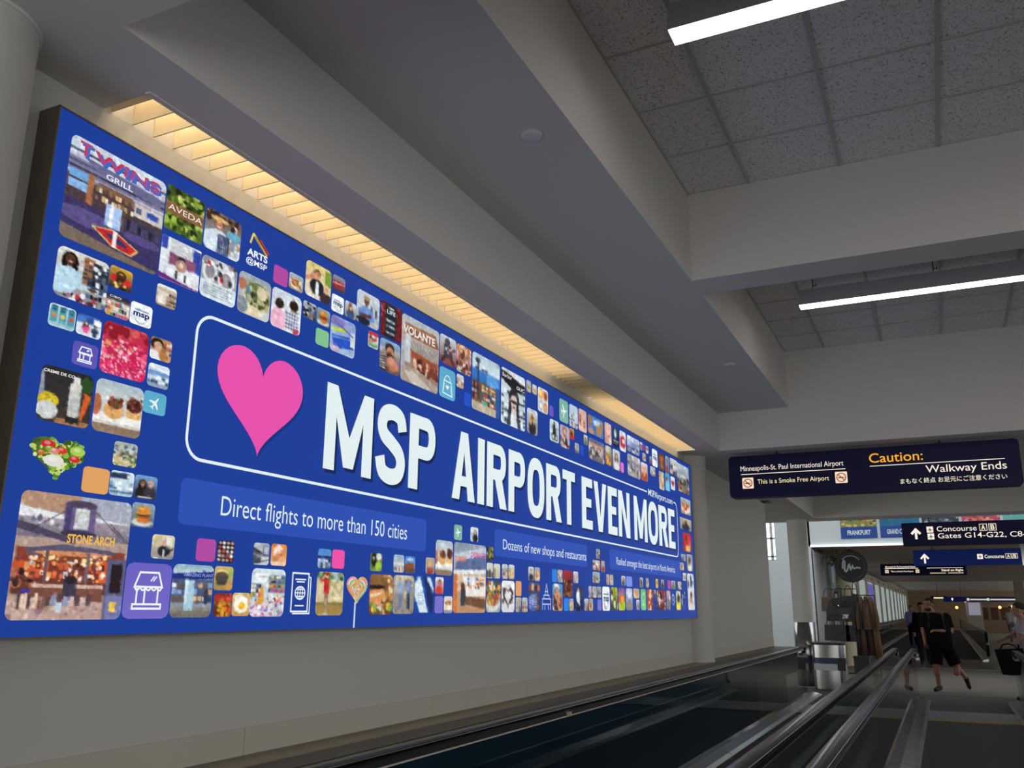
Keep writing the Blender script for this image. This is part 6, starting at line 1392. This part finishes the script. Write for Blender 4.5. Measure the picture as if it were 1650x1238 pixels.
wom, WV = figure((WX, WY, 0), 'woman in pale top at the right frame edge carrying a big black bag', dict(
    head=(-.02, 0, 1.52), neck=(.03, 0, 1.36), sr=(.02, -.15, 1.29), sl=(.05, .17, 1.29), er=(-.06, -.19, 1.05), wr=(-.2, -.16, .93), el=(-.14, .18, 1.1), wl=(-.34, .1, 1.0),
    hr=(.05, -.08, .82), hl=(.06, .09, .82), kr=(-.08, -.08, .46), ar=(-.05, -.08, .09), tr=(-.19, -.09, .04), kl=(.12, .08, .47), al=(.36, .09, .14), tl=(.27, .09, .045),
    dr=(-1, .2, -.3), nr=(0, .3, -1), dl=(-1, -.2, -.2), nl=(0, -.3, -1)), dict(top='a8a4ac', bottom='1c2438', skin='a8806c', hair='3a2a22', curl=.6), .009, 'bun', R(-90))
tb = empty('tote_bag', (.98, WY-.14, .5), 'big black bag hanging from the hand of the woman at the right edge', 'bag')
MB().add([(0.80, WY-.30, .44), (1.12, WY-.30, .42), (1.12, WY-.12, .42), (0.80, WY-.12, .44), (0.72, WY-.28, .85), (1.16, WY-.28, .88), (1.16, WY-.14, .88), (0.72, WY-.14, .85)], [(0, 3, 2, 1), (0, 1, 5, 4), (1, 2, 6, 5), (2, 3, 7, 6), (3, 0, 4, 7), (4, 5, 6, 7)]).build('body', mat('tote_black', '0e0e10', .8, spec=.15), tb)
for y in (WY-.27, WY-.15): MB().tube([(0.80, y, .85), (0.86, y, .93), (0.94, y+(WY-.17-y)*.6, .95), (1.02, y, .93), (1.08, y, .87)], .011, 6).build('strap', mat('tote_black', '0e0e10', .8, spec=.15), tb)
STAND = dict(head=(0, 0, 1.6), neck=(0, .01, 1.45), sr=(-.17, 0, 1.39), sl=(.17, 0, 1.39), er=(-.22, .02, 1.12), wr=(-.22, -.05, .88), el=(.22, .02, 1.12), wl=(.22, -.05, .88),
    hr=(-.09, 0, .86), hl=(.09, 0, .86), kr=(-.1, -.03, .47), ar=(-.1, .02, .09), tr=(-.11, -.12, .045), kl=(.1, .0, .47), al=(.1, .06, .09), tl=(.12, -.08, .045))
def stand_fig(x, y, label, col, hair='short', yaw=0): return figure((x, y, 0), label, STAND, col, .014, hair, yaw)
stand_fig(-.62, 29.0, 'person in dark clothes half hidden behind the man in black', dict(top='16161a', bottom='1c202c', sleeve='long', hair='141010'), 'short', .3)
stand_fig(-1.35, 44.0, 'distant person in lavender top near the window wall', dict(top='7a78a8', bottom='20222c', hair='3a2a20'), 'short', 0)
stand_fig(3.0, 52.0, 'distant person in pale clothes with dark hair right of the man', dict(top='b4b8bc', bottom='6a7078', hair='18120f'), 'long', 0)
